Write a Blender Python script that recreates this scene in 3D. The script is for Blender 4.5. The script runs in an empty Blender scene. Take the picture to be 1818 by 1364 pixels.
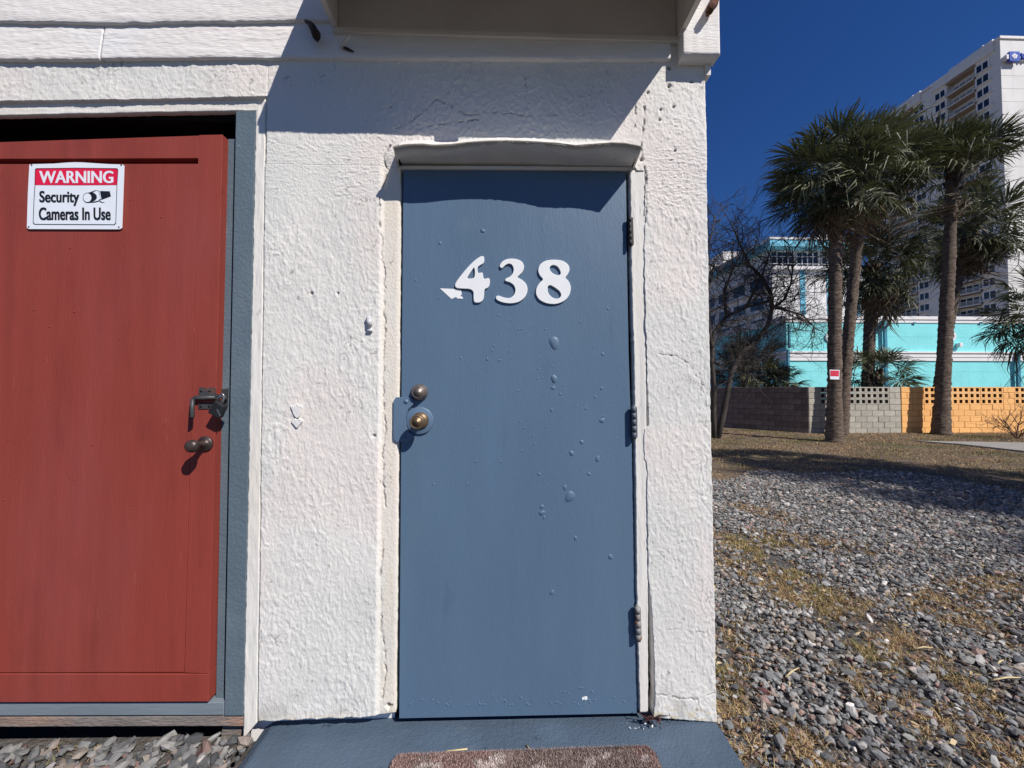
import bpy, bmesh, math, random
import numpy as np
from mathutils import Matrix, Vector, Euler

R = math.radians
S = bpy.context.scene
COL = S.collection
rng = np.random.default_rng(7)
random.seed(7)

# ------------------------------------------------------------------ camera, sky, sun, exposure
EYE = 1.27
F = 700.0            # focal length in photograph pixels (1818 wide)
YAW, PITCH = R(1.8), R(1.6)
PPX, PPY = 909.0, 672.5
cam_d = bpy.data.cameras.new('camera')
cam_d.sensor_width = 36.0
cam_d.lens = F / 1818 * 36.0
cam_d.shift_y = -9.5 / 1818
cam_d.clip_start = 0.05
cam_d.clip_end = 3000
cam = bpy.data.objects.new('camera', cam_d)
COL.objects.link(cam)
cam.location = (0, 0, EYE)
cam.rotation_euler = Euler((math.pi / 2 + PITCH, 0, -YAW), 'XYZ')
S.camera = cam

SUN_EL, SUN_AZ = R(43.9), R(42.0)     # azimuth to the right of the wall's outward normal
sun_dir = Vector((math.sin(SUN_AZ) * math.cos(SUN_EL), -math.cos(SUN_AZ) * math.cos(SUN_EL), math.sin(SUN_EL)))
W = bpy.data.worlds.new('World')
S.world = W
W.use_nodes = True
wn = W.node_tree
for n in list(wn.nodes):
    wn.nodes.remove(n)
sky = wn.nodes.new('ShaderNodeTexSky')
sky.sky_type = 'NISHITA'
sky.sun_disc = False
sky.sun_elevation = SUN_EL
sky.sun_rotation = math.pi - SUN_AZ
sky.altitude = 0
sky.air_density = 1.05
sky.dust_density = 0.0
sky.ozone_density = 10.0
hsv = wn.nodes.new('ShaderNodeHueSaturation')
hsv.inputs['Saturation'].default_value = 1.14
hsv.inputs['Hue'].default_value = 0.512
bg = wn.nodes.new('ShaderNodeBackground')
bg.inputs['Strength'].default_value = 0.072
wo = wn.nodes.new('ShaderNodeOutputWorld')
wn.links.new(sky.outputs['Color'], hsv.inputs['Color'])
wn.links.new(hsv.outputs['Color'], bg.inputs['Color'])
wn.links.new(bg.outputs['Background'], wo.inputs['Surface'])

sd = bpy.data.lights.new('sun', 'SUN')
sd.energy = 5.0
sd.angle = R(0.5)
sd.color = (1.0, 0.957, 0.90)
sun = bpy.data.objects.new('sun', sd)
COL.objects.link(sun)
sun.rotation_euler = sun_dir.to_track_quat('Z', 'Y').to_euler()

S.view_settings.view_transform = 'Standard'
S.view_settings.look = 'None'
S.view_settings.exposure = 0.08
S.view_settings.gamma = 1.0
S.view_settings.use_curve_mapping = False
S.render.engine = 'CYCLES'

# ------------------------------------------------------------------ photograph geometry: rays and points on real planes
_cp, _sp = math.cos(PITCH), math.sin(PITCH)
_cy, _sy = math.cos(YAW), math.sin(YAW)

def ray(px, py):
    x, y = (px - PPX) / F, -(py - PPY) / F
    # camera axes: right, up, forward
    fx, fy, fz = _sy * _cp, _cy * _cp, _sp
    ux, uy, uz = -_sy * _sp, -_cy * _sp, _cp
    rx, ry = _cy, -_sy
    return (fx + x * rx + y * ux, fy + x * ry + y * uy, fz + y * uz)

def P(px, py, Y):
    d = ray(px, py)
    t = Y / d[1]
    return (d[0] * t, Y, EYE + d[2] * t)

def G(px, py, z=0.0):
    d = ray(px, py)
    t = (z - EYE) / d[2]
    return (d[0] * t, d[1] * t, z)

def y_at_x(px, py, X):
    d = ray(px, py)
    t = X / d[0]
    return d[1] * t, EYE + d[2] * t

# ------------------------------------------------------------------ value noise
_tab = np.random.default_rng(3).random((256, 256))

def noise(x, y):
    x = np.asarray(x, float); y = np.asarray(y, float)
    xi = np.floor(x).astype(int); yi = np.floor(y).astype(int)
    fx = x - xi; fy = y - yi
    fx = fx * fx * (3 - 2 * fx); fy = fy * fy * (3 - 2 * fy)
    a = _tab[xi & 255, yi & 255]; b = _tab[(xi + 1) & 255, yi & 255]
    c = _tab[xi & 255, (yi + 1) & 255]; d = _tab[(xi + 1) & 255, (yi + 1) & 255]
    return (a * (1 - fx) + b * fx) * (1 - fy) + (c * (1 - fx) + d * fx) * fy

def sstep(a, b, x):
    t = np.clip((x - a) / (b - a), 0, 1)
    return t * t * (3 - 2 * t)

# ------------------------------------------------------------------ materials
def lin(r, g, b):
    f = lambda c: (c / 255) / 12.92 if c / 255 <= 0.04045 else ((c / 255 + 0.055) / 1.055) ** 2.4
    return (f(r), f(g), f(b))

def mat(name, col, rough=0.6, var=0.12, vscale=6.0, bump=0.0, bscale=60.0, stretch=(1, 1, 1), metal=0.0,
        tint2=None, t2scale=3.0, t2lo=0.55, t2hi=0.75, spec=0.5, bdist=0.01, detail=4.0, objvar=0.0, attr=None, bump2=0.0, b2scale=8.0, coords='Object', extra=()):
    m = bpy.data.materials.new(name)
    m.use_nodes = True
    nt = m.node_tree; N = nt.nodes; L = nt.links
    bs = N['Principled BSDF']
    bs.inputs['Roughness'].default_value = rough
    bs.inputs['Metallic'].default_value = metal
    bs.inputs['Specular IOR Level'].default_value = spec
    tc = N.new('ShaderNodeTexCoord')
    mp = N.new('ShaderNodeMapping')
    mp.inputs['Scale'].default_value = stretch
    L.new(tc.outputs[coords], mp.inputs['Vector'])
    nz = N.new('ShaderNodeTexNoise')
    nz.inputs['Scale'].default_value = vscale
    nz.inputs['Detail'].default_value = detail
    L.new(mp.outputs['Vector'], nz.inputs['Vector'])
    base = None
    if attr:
        at = N.new('ShaderNodeAttribute'); at.attribute_name = attr
        base = at.outputs['Color']
    else:
        rgb = N.new('ShaderNodeRGB'); rgb.outputs[0].default_value = (*col, 1)
        base = rgb.outputs[0]
    if tint2:
        n2 = N.new('ShaderNodeTexNoise'); n2.inputs['Scale'].default_value = t2scale; n2.inputs['Detail'].default_value = 6
        L.new(mp.outputs['Vector'], n2.inputs['Vector'])
        mr = N.new('ShaderNodeMapRange'); mr.inputs['From Min'].default_value = t2lo; mr.inputs['From Max'].default_value = t2hi
        L.new(n2.outputs['Fac'], mr.inputs['Value'])
        mx = N.new('ShaderNodeMix'); mx.data_type = 'RGBA'
        L.new(mr.outputs['Result'], mx.inputs['Factor'])
        L.new(base, mx.inputs['A']); mx.inputs['B'].default_value = (*tint2, 1)
        base = mx.outputs['Result']
    for (ecol, esc, elo, ehi, est, eamt) in extra:
        mpe = N.new('ShaderNodeMapping'); mpe.inputs['Scale'].default_value = est; L.new(tc.outputs[coords], mpe.inputs['Vector'])
        mpe.inputs['Location'].default_value = (esc * 1.7, est[2] * 2.3, ehi * 9)
        ne = N.new('ShaderNodeTexNoise'); ne.inputs['Scale'].default_value = esc; ne.inputs['Detail'].default_value = 5
        L.new(mpe.outputs['Vector'], ne.inputs['Vector'])
        me_ = N.new('ShaderNodeMapRange'); me_.inputs['From Min'].default_value = elo; me_.inputs['From Max'].default_value = ehi; me_.inputs['To Max'].default_value = eamt
        L.new(ne.outputs['Fac'], me_.inputs['Value'])
        mxe = N.new('ShaderNodeMix'); mxe.data_type = 'RGBA'
        L.new(me_.outputs['Result'], mxe.inputs['Factor']); L.new(base, mxe.inputs['A']); mxe.inputs['B'].default_value = (*ecol, 1)
        base = mxe.outputs['Result']
    # brightness variation
    mr = N.new('ShaderNodeMapRange')
    mr.inputs['From Min'].default_value = 0.3; mr.inputs['From Max'].default_value = 0.7
    mr.inputs['To Min'].default_value = 1 - var; mr.inputs['To Max'].default_value = 1 + var
    L.new(nz.outputs['Fac'], mr.inputs['Value'])
    vm = N.new('ShaderNodeVectorMath'); vm.operation = 'SCALE'
    L.new(base, vm.inputs[0]); L.new(mr.outputs['Result'], vm.inputs['Scale'])
    out = vm.outputs['Vector']
    if objvar:
        oi = N.new('ShaderNodeObjectInfo')
        m3 = N.new('ShaderNodeMapRange'); m3.inputs['To Min'].default_value = 1 - objvar; m3.inputs['To Max'].default_value = 1 + objvar
        L.new(oi.outputs['Random'], m3.inputs['Value'])
        v3 = N.new('ShaderNodeVectorMath'); v3.operation = 'SCALE'
        L.new(out, v3.inputs[0]); L.new(m3.outputs['Result'], v3.inputs['Scale'])
        out = v3.outputs['Vector']
    L.new(out, bs.inputs['Base Color'])
    if bump:
        nb = N.new('ShaderNodeTexNoise'); nb.inputs['Scale'].default_value = bscale; nb.inputs['Detail'].default_value = 5
        L.new(mp.outputs['Vector'], nb.inputs['Vector'])
        h = nb.outputs['Fac']
        bp = N.new('ShaderNodeBump'); bp.inputs['Strength'].default_value = bump; bp.inputs['Distance'].default_value = bdist
        L.new(h, bp.inputs['Height'])
        if bump2:
            nb2 = N.new('ShaderNodeTexNoise'); nb2.inputs['Scale'].default_value = b2scale; nb2.inputs['Detail'].default_value = 3
            L.new(mp.outputs['Vector'], nb2.inputs['Vector'])
            bp2 = N.new('ShaderNodeBump'); bp2.inputs['Strength'].default_value = bump2; bp2.inputs['Distance'].default_value = bdist * 4
            L.new(nb2.outputs['Fac'], bp2.inputs['Height'])
            L.new(bp2.outputs['Normal'], bp.inputs['Normal'])
        L.new(bp.outputs['Normal'], bs.inputs['Normal'])
    return m

M = {}
M['stucco'] = mat('stucco_paint', (0.725, 0.695, 0.665), 0.78, 0.03, 5, bump=0.55, bscale=150, bdist=0.004, stretch=(1, 1, 0.6), attr='tint', spec=0.25, extra=[((0.55, 0.53, 0.50), 3.5, 0.62, 0.8, (1.5, 1.5, 0.35), 0.5)])
M['white_wood'] = mat('white_wood_paint', (0.725, 0.682, 0.645), 0.75, 0.04, 3, stretch=(1, 1, 7), bump=0.55, bscale=38, bdist=0.004, spec=0.3, extra=[((0.70, 0.70, 0.70), 2.5, 0.5, 0.7, (1, 1, 2), 0.8), ((0.50, 0.47, 0.45), 6, 0.62, 0.8, (0.5, 0.5, 9), 0.6)])
M['trim'] = mat('white_trim_paint', (0.72, 0.685, 0.635), 0.75, 0.04, 5, stretch=(3, 3, 0.5), bump=0.5, bscale=60, bdist=0.003, spec=0.3, extra=[((0.72, 0.66, 0.56), 3, 0.5, 0.75, (1, 1, 0.6), 0.7), ((0.30, 0.28, 0.25), 30, 0.68, 0.76, (2, 2, 0.4), 0.6)])
M['hood'] = mat('hood_paint', (0.60, 0.555, 0.50), 0.75, 0.05, 4, bump=0.15, bscale=40, bdist=0.003, spec=0.2)
M['blue'] = mat('blue_door_paint', (0.092, 0.150, 0.226), 0.47, 0.06, 2.6, spec=0.38, bump=0.35, bscale=95, bdist=0.002, stretch=(1.6, 1, 0.4), tint2=(0.102, 0.162, 0.228), t2scale=1.6, bump2=0.2, b2scale=7, extra=[((0.13, 0.19, 0.255), 9, 0.66, 0.8, (1, 1, 0.5), 0.5), ((0.06, 0.10, 0.155), 7, 0.68, 0.8, (1.4, 1.4, 0.35), 0.5), ((0.17, 0.22, 0.27), 70, 0.73, 0.80, (1, 1, 0.3), 0.45)])
M['bluemetal'] = mat('blue_metal_paint', (0.105, 0.165, 0.245), 0.4, 0.08, 12, bump=0.25, bscale=120, bdist=0.002)
M['step'] = mat('blue_concrete_paint', (0.074, 0.106, 0.148), 0.62, 0.12, 5, bump=0.8, bscale=120, bdist=0.004, tint2=(0.085, 0.12, 0.165), t2scale=4, bump2=0.15, b2scale=10, spec=0.35, extra=[((0.16, 0.18, 0.19), 7, 0.62, 0.8, (1, 1, 1), 0.5), ((0.035, 0.05, 0.075), 14, 0.68, 0.74, (1, 1, 1), 0.8), ((0.3, 0.32, 0.33), 90, 0.74, 0.78, (1, 1, 1), 0.7)])
M['red'] = mat('red_door_paint', (0.262, 0.044, 0.030), 0.6, 0.06, 5, stretch=(6, 6, 0.5), bump=0.5, bscale=60, bdist=0.002, spec=0.35, extra=[((0.27, 0.058, 0.050), 2.2, 0.48, 0.72, (1.4, 1.4, 0.6), 0.7), ((0.16, 0.025, 0.019), 5, 0.56, 0.80, (2.2, 2.2, 0.5), 0.5), ((0.12, 0.018, 0.015), 16, 0.70, 0.78, (1, 1, 0.45), 0.7), ((0.40, 0.12, 0.10), 60, 0.70, 0.78, (1, 1, 0.12), 0.5)])
M['grey'] = mat('grey_frame_paint', (0.108, 0.145, 0.175), 0.6, 0.08, 6, bump=0.6, bscale=85, bdist=0.004, tint2=(0.13, 0.165, 0.19), t2scale=5, spec=0.35, extra=[((0.06, 0.075, 0.09), 6, 0.62, 0.8, (2, 2, 0.5), 0.6), ((0.3, 0.31, 0.31), 45, 0.72, 0.77, (1, 1, 1), 0.6)])
M['grey_sill'] = mat('grey_sill_paint', (0.17, 0.205, 0.235), 0.6, 0.15, 5, stretch=(0.4, 3, 3), bump=0.4, bscale=40, bdist=0.003)
M['old_sill'] = mat('bare_sill_concrete', (0.19, 0.165, 0.15), 0.88, 0.2, 8, stretch=(0.6, 2, 2), bump=0.6, bscale=60, tint2=(0.36, 0.20, 0.13), t2scale=3.5, t2lo=0.5, t2hi=0.66)
M['dark'] = mat('painted_shade_inside', (0.012, 0.010, 0.010), 0.95, 0.1, spec=0.1)  # near-black colour stands in for shade inside the doorways
M['black_metal'] = mat('black_metal', (0.012, 0.012, 0.013), 0.55, 0.25, 30, bump=0.2, bscale=150, bdist=0.001)
M['grey_metal'] = mat('painted_steel', (0.05, 0.05, 0.05), 0.5, 0.25, 25, bump=0.3, bscale=120, bdist=0.001, tint2=(0.13, 0.05, 0.035), t2scale=18, t2lo=0.6, t2hi=0.7)
M['steel'] = mat('bright_steel', (0.5, 0.5, 0.5), 0.25, 0.05, metal=1.0)
M['rust'] = mat('rusted_iron', (0.13, 0.045, 0.02), 0.85, 0.4, 30, bump=0.9, bscale=90, tint2=(0.02, 0.008, 0.006), t2scale=25, t2lo=0.48, t2hi=0.6)
M['darkrust'] = mat('dark_rusted_iron', (0.02, 0.010, 0.009), 0.85, 0.4, 30, bump=0.9, bscale=90)
M['brass'] = mat('tarnished_brass', (0.24, 0.165, 0.10), 0.45, 0.25, 40, metal=0.75, bump=0.2, bscale=150, bdist=0.001)
M['brass_dull'] = mat('dull_brass', (0.22, 0.18, 0.16), 0.45, 0.25, 50, metal=0.6, tint2=(0.16, 0.12, 0.10), t2scale=30)
M['knobrust'] = mat('worn_knob_metal', (0.07, 0.05, 0.045), 0.42, 0.4, 40, metal=0.5, bump=0.3, bscale=90, bdist=0.002, tint2=(0.16, 0.11, 0.09), t2scale=30)
M['white_num'] = mat('white_numeral_paint', (0.80, 0.80, 0.79), 0.45, 0.03, 30)
M['chip'] = mat('white_undercoat', (0.82, 0.82, 0.80), 0.6, 0.02)
M['sign_white'] = mat('sign_white', (0.78, 0.81, 0.86), 0.35, 0.02, 30)
M['sign_red'] = mat('sign_red', (0.72, 0.012, 0.055), 0.4, 0.03)
M['sign_black'] = mat('sign_black', (0.012, 0.012, 0.016), 0.4, 0.05)
M['clear'] = mat('clear_plastic', (0.55, 0.55, 0.56), 0.15, 0.05)
M['mat_fibre'] = mat('doormat_fibre', (0.145, 0.098, 0.085), 0.95, 0.35, 120, bump=1.0, bscale=260, bdist=0.006, tint2=(0.40, 0.33, 0.30), t2scale=9, t2lo=0.6, t2hi=0.66, spec=0.1)
M['straw'] = mat('dry_straw', (0.55, 0.44, 0.24), 0.8, 0.2, 50)
M['weed'] = mat('dried_red_weed', (0.06, 0.018, 0.018), 0.85, 0.4, 60)
M['stone'] = mat('gravel_stone', (0.2, 0.2, 0.2), 0.85, 0.18, 60, bump=0.4, bscale=150, bdist=0.003, attr='tint', spec=0.25)
M['blade'] = mat('dry_grass_blade', (0.2, 0.2, 0.2), 0.8, 0.1, 9, attr='tint', spec=0.2)
M['frond'] = mat('palm_frond', (0.060, 0.070, 0.034), 0.52, 0.35, 4, objvar=0.5, tint2=(0.17, 0.165, 0.085), t2scale=5, t2lo=0.45, t2hi=0.7, spec=0.4)
def add_translucent(m, col, fac):
    nt = m.node_tree; N = nt.nodes; L = nt.links
    out = N['Material Output']; bs = N['Principled BSDF']
    tr = N.new('ShaderNodeBsdfTranslucent'); tr.inputs['Color'].default_value = (*col, 1)
    mx = N.new('ShaderNodeMixShader'); mx.inputs['Fac'].default_value = fac
    L.new(bs.outputs['BSDF'], mx.inputs[1]); L.new(tr.outputs['BSDF'], mx.inputs[2]); L.new(mx.outputs['Shader'], out.inputs['Surface'])
add_translucent(M['frond'], (0.13, 0.15, 0.05), 0.12)
M['frond_dead'] = mat('dead_palm_frond', (0.16, 0.115, 0.07), 0.7, 0.3, 4, objvar=0.4, spec=0.3)
M['trunk'] = mat('palm_trunk_bark', (0.185, 0.140, 0.110), 0.92, 0.3, 5, stretch=(1, 1, 5), bump=0.9, bscale=14, bdist=0.03, tint2=(0.075, 0.055, 0.043), t2scale=9, t2lo=0.45, t2hi=0.62, spec=0.2)
M['boot'] = mat('palm_boot', (0.085, 0.052, 0.034), 0.9, 0.4, 12, bump=0.8, bscale=30, bdist=0.02)
M['bark'] = mat('bare_tree_bark', (0.058, 0.047, 0.041), 0.9, 0.3, 6, bump=0.5, bscale=30, bdist=0.01)
M['shrub'] = mat('bare_shrub_twig', (0.15, 0.085, 0.05), 0.85, 0.25, 9)
M['turq'] = mat('turquoise_stucco', (0.26, 0.74, 0.75), 0.85, 0.05, 1.2, bump=0.5, bscale=10, bdist=0.03, spec=0.2, extra=[((0.15, 0.50, 0.53), 1.2, 0.58, 0.8, (2.5, 2.5, 0.35), 0.5), ((0.30, 0.72, 0.74), 0.7, 0.55, 0.75, (1, 1, 1), 0.5)])
M['teal'] = mat('teal_paint', (0.05, 0.24, 0.34), 0.55, 0.05)
M['azure'] = mat('azure_paint', (0.16, 0.52, 0.70), 0.7, 0.05)
M['bwhite'] = mat('building_white', (0.79, 0.765, 0.75), 0.85, 0.03, 1, extra=[((0.62, 0.60, 0.57), 0.6, 0.55, 0.8, (2, 2, 0.3), 0.5)])
M['cream'] = mat('building_cream', (0.66, 0.62, 0.58), 0.8, 0.05, 0.5)
M['hotel'] = mat('hotel_concrete', (0.72, 0.705, 0.68), 0.85, 0.04, 0.35, bump=0.25, bscale=1.5, bdist=0.05, extra=[((0.50, 0.49, 0.47), 0.5, 0.56, 0.8, (1.5, 1.5, 0.18), 0.6), ((0.62, 0.60, 0.57), 0.15, 0.5, 0.7, (1, 1, 1), 0.5)])
M['soffit'] = mat('warm_shade_soffit', (0.40, 0.31, 0.25), 0.9, 0.03)  # brown holds the warm light and shade of the undersides
M['pane'] = mat('dark_window_glass', (0.012, 0.016, 0.03), 0.15, 0.1, spec=0.6)
M['rail'] = mat('balcony_rail', (0.55, 0.56, 0.57), 0.6, 0.03)
M['sign_blue'] = mat('hotel_sign_blue', (0.015, 0.065, 0.42), 0.4, 0.02)
M['block'] = mat('grey_block', (0.40, 0.37, 0.31), 0.92, 0.13, 7, bump=0.5, bscale=40, bdist=0.01, objvar=0.12, tint2=(0.17, 0.155, 0.14), t2scale=3.5, t2lo=0.58, t2hi=0.75)
M['block_dark'] = mat('dark_brown_block', (0.20, 0.15, 0.125), 0.92, 0.2, 6, bump=0.5, bscale=40, bdist=0.01, objvar=0.2)  # darker, browner colour than the grey blocks
M['block_orange'] = mat('orange_block', (0.90, 0.48, 0.17), 0.88, 0.05, 6, bump=0.4, bscale=40, bdist=0.01, objvar=0.04, extra=[((0.62, 0.32, 0.12), 2.5, 0.64, 0.8, (1.5, 1.5, 0.6), 0.4)])
M['mortar'] = mat('mortar', (0.22, 0.205, 0.18), 0.95, 0.12, 12)
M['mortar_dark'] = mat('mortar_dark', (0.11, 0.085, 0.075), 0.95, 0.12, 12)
M['block_inside'] = mat('unpainted_inside_shade', (0.07, 0.055, 0.045), 0.95, 0.2, 12)  # unpainted block inside, coloured darker to stand for the shade in the holes
M['mortar_orange'] = mat('mortar_orange', (0.60, 0.27, 0.075), 0.9, 0.08, 12)
M['path'] = mat('path_concrete', (0.30, 0.28, 0.25), 0.9, 0.12, 3, bump=0.3, bscale=40)

# ------------------------------------------------------------------ mesh helpers
def link(o, parent=None, pinv=None):
    COL.objects.link(o)
    if parent is not None:
        o.parent = parent
        if pinv is not None:
            o.matrix_parent_inverse = pinv
    return o

def thing(name, label, cat, loc=(0, 0, 0), rz=0.0, group=None):
    o = bpy.data.objects.new(name, None)
    o.empty_display_size = 0.2
    o.location = loc
    o.rotation_euler = (0, 0, rz)
    o['label'] = label; o['category'] = cat
    if group:
        o['group'] = group
    return link(o)

def tag(o, label, cat, group=None):
    o['label'] = label; o['category'] = cat
    if group:
        o['group'] = group
    return o

def inv(t):
    """world-built child under thing t"""
    return (Matrix.Translation(t.location) @ t.rotation_euler.to_matrix().to_4x4()).inverted()

def np_mesh(name, V, Fq, mats, smooth=False, tint=None, midx=None):
    V = np.asarray(V, dtype=np.float32)
    Fq = np.asarray(Fq, dtype=np.int32)
    k = Fq.shape[1]
    me = bpy.data.meshes.new(name)
    me.vertices.add(len(V)); me.vertices.foreach_set('co', V.ravel())
    me.loops.add(Fq.size); me.loops.foreach_set('vertex_index', Fq.ravel())
    me.polygons.add(len(Fq))
    me.polygons.foreach_set('loop_start', np.arange(0, Fq.size, k, dtype=np.int32))
    me.polygons.foreach_set('loop_total', np.full(len(Fq), k, dtype=np.int32))
    me.polygons.foreach_set('use_smooth', np.full(len(Fq), bool(smooth), dtype=bool))
    for m in (mats if isinstance(mats, (list, tuple)) else [mats]):
        me.materials.append(m)
    if midx is not None:
        me.polygons.foreach_set('material_index', np.asarray(midx, dtype=np.int32))
    me.update(calc_edges=True)
    me.validate()
    if tint is not None:
        a = me.attributes.new('tint', 'FLOAT_COLOR', 'POINT')
        c = np.ones((len(V), 4), dtype=np.float32); c[:, :3] = tint
        a.data.foreach_set('color', c.ravel())
    return me

class MB:
    def __init__(s):
        s.v = []; s.f = []; s.m = []; s.sm = []
    def add(s, vs, fs, mi=0, sm=False):
        o = len(s.v)
        s.v += [tuple(map(float, v)) for v in vs]
        for f in fs:
            s.f.append(tuple(i + o for i in f)); s.m.append(mi); s.sm.append(sm)
        return s
    def box(s, lo, hi, mi=0):
        (x0, y0, z0), (x1, y1, z1) = lo, hi
        vs = [(x0, y0, z0), (x1, y0, z0), (x1, y1, z0), (x0, y1, z0), (x0, y0, z1), (x1, y0, z1), (x1, y1, z1), (x0, y1, z1)]
        return s.add(vs, [(0, 3, 2, 1), (4, 5, 6, 7), (0, 1, 5, 4), (1, 2, 6, 5), (2, 3, 7, 6), (3, 0, 4, 7)], mi)
    def prism(s, pts, depth, mi=0):
        """pts: polygon in space (any plane), depth: extrusion vector"""
        n = len(pts); d = depth
        a = [tuple(p) for p in pts]; b = [(p[0] + d[0], p[1] + d[1], p[2] + d[2]) for p in a]
        fs = [tuple(range(n)), tuple(range(2 * n - 1, n - 1, -1))] + [(i, n + i, n + (i + 1) % n, (i + 1) % n) for i in range(n)]
        return s.add(a + b, fs, mi)
    def tube(s, pts, rad, n=8, mi=0, cap=True, sm=True):
        pts = [Vector(p) for p in pts]
        if not isinstance(rad, (list, tuple)):
            rad = [rad] * len(pts)
        vs = []; fs = []
        up = None
        for i, p in enumerate(pts):
            t = (pts[min(i + 1, len(pts) - 1)] - pts[max(i - 1, 0)])
            if t.length < 1e-9: t = Vector((0, 0, 1))
            t.normalize()
            if up is None:
                up = t.orthogonal().normalized()
            else:
                up = (up - t * up.dot(t))
                up = up.normalized() if up.length > 1e-6 else t.orthogonal().normalized()
            w = t.cross(up)
            for k in range(n):
                a = 2 * math.pi * k / n
                vs.append(p + (up * math.cos(a) + w * math.sin(a)) * rad[i])
        for i in range(len(pts) - 1):
            for k in range(n):
                fs.append((i * n + k, i * n + (k + 1) % n, (i + 1) * n + (k + 1) % n, (i + 1) * n + k))
        s.add(vs, fs, mi, sm)
        if cap:
            o = len(s.v) - len(vs)
            s.f.append(tuple(o + k for k in range(n - 1, -1, -1))); s.m.append(mi); s.sm.append(False)
            o2 = len(s.v) - n
            s.f.append(tuple(o2 + k for k in range(n))); s.m.append(mi); s.sm.append(False)
        return s
    def lathe(s, origin, axis, prof, n=24, mi=0, sm=True):
        """prof: list of (distance along axis, radius)"""
        ax = Vector(axis).normalized(); u = ax.orthogonal().normalized(); w = ax.cross(u); o = Vector(origin)
        vs = []; fs = []
        for (d, r) in prof:
            for k in range(n):
                a = 2 * math.pi * k / n
                vs.append(o + ax * d + (u * math.cos(a) + w * math.sin(a)) * max(r, 1e-5))
        for i in range(len(prof) - 1):
            for k in range(n):
                fs.append((i * n + k, i * n + (k + 1) % n, (i + 1) * n + (k + 1) % n, (i + 1) * n + k))
        fs.append(tuple(range(n - 1, -1, -1))); fs.append(tuple((len(prof) - 1) * n + k for k in range(n)))
        return s.add(vs, fs, mi, sm)
    def mesh(s, name, mats):
        me = bpy.data.meshes.new(name)
        me.from_pydata(s.v, [], s.f)
        for m in (mats if isinstance(mats, (list, tuple)) else [mats]):
            me.materials.append(m)
        me.polygons.foreach_set('material_index', s.m)
        me.polygons.foreach_set('use_smooth', s.sm)
        bm = bmesh.new(); bm.from_mesh(me)
        bmesh.ops.recalc_face_normals(bm, faces=bm.faces)
        bm.to_mesh(me); bm.free()
        me.update()
        return me
    def obj(s, name, mats, parent=None, pinv=None, bevel=0.0):
        me = s.mesh(name, mats)
        if bevel:
            bm = bmesh.new(); bm.from_mesh(me)
            es = [e for e in bm.edges if len(e.link_faces) == 2 and e.calc_face_angle(0) > 0.6]
            bmesh.ops.bevel(bm, geom=es, offset=bevel, segments=2, affect='EDGES', profile=0.5)
            bm.to_mesh(me); bm.free()
        o = bpy.data.objects.new(name, me)
        return link(o, parent, pinv)

def poly_px(pts, Y):
    return [P(x, y, Y) for x, y in pts]

def grid_patch(X, Y, Z, skirt=0.05):
    """a displaced sheet (arrays nu x nv) with its rim carried back along +Y; returns verts, quads"""
    nu, nv = X.shape
    V = np.stack([X, Y, Z], -1).reshape(-1, 3)
    I = np.arange(nu * nv).reshape(nu, nv)
    Q = np.stack([I[:-1, :-1], I[1:, :-1], I[1:, 1:], I[:-1, 1:]], -1).reshape(-1, 4)
    rim = np.concatenate([I[:, 0], I[-1, 1:], I[-2::-1, -1], I[0, -2:0:-1]])
    B = V[rim].copy(); B[:, 1] = B[:, 1] + skirt
    n = len(rim); bi = len(V) + np.arange(n)
    nx = np.roll(np.arange(n), -1)
    Q2 = np.stack([rim, bi, bi[nx], rim[nx]], -1)
    return np.concatenate([V, B]), np.concatenate([Q, Q2])

def join_patches(ps):
    V = []; Q = []; o = 0
    for v, q in ps:
        V.append(v); Q.append(q + o); o += len(v)
    return np.concatenate(V), np.concatenate(Q)

def interp_px(pts, axis='y'):
    """x as a function of y (or y of x) through pixel points"""
    a = np.array(sorted(pts, key=lambda p: p[1] if axis == 'y' else p[0]), float)
    if axis == 'y':
        return lambda y: np.interp(y, a[:, 1], a[:, 0])
    return lambda x: np.interp(x, a[:, 0], a[:, 1])

def Pn(px, py, Y):
    """vectorised P"""
    px = np.asarray(px, float); py = np.asarray(py, float); Y = np.asarray(Y, float)
    x, y = (px - PPX) / F, -(py - PPY) / F
    dx = _sy * _cp + x * _cy - y * _sy * _sp
    dy = _cy * _cp - x * _sy - y * _cy * _sp
    dz = _sp + y * _cp
    t = Y / dy
    return dx * t, EYE + dz * t

YW = 1.43      # stucco face
YD = 1.443     # blue door face
#PART1
# ------------------------------------------------------------------ ground
def ground_sheet(name, pts, z, m, kind='structure'):
    mb = MB(); mb.add([(x, y, z) for x, y in pts], [tuple(range(len(pts)))])
    o = mb.obj(name, m); o['kind'] = kind
    return o

M['soil'] = mat('lawn_soil', (0.135, 0.096, 0.062), 0.95, 0.3, 3, bump=0.8, bscale=25, bdist=0.03, tint2=(0.085, 0.085, 0.035), t2scale=0.6, t2lo=0.5, t2hi=0.75)
M['bed'] = mat('gravel_bed_dirt', (0.105, 0.09, 0.08), 0.95, 0.35, 20, bump=1.0, bscale=70, bdist=0.02, tint2=(0.075, 0.075, 0.078), t2scale=2, t2lo=0.45, t2hi=0.6)
ground_sheet('ground', [(-900, -900), (900, -900), (900, 900), (-900, 900)], 0.0, M['soil'])
gb = [(-5, -4), (9, -4), (7.6, 1.5), (6.6, 3.6)]
for k in range(12):
    px = 1818 - k * 50
    g = G(px, np.interp(px, [1250, 1350, 1640, 1818], [868, 846, 850, 888]))
    gb.append((g[0], g[1] + 0.12 * math.sin(k * 2.3)))
gb += [(2.0, 5.3), (0.9, 5.2), (0.9, 1.9), (-5, 1.9)]
ground_sheet('gravel_bed', gb, 0.004, M['bed'])
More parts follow.
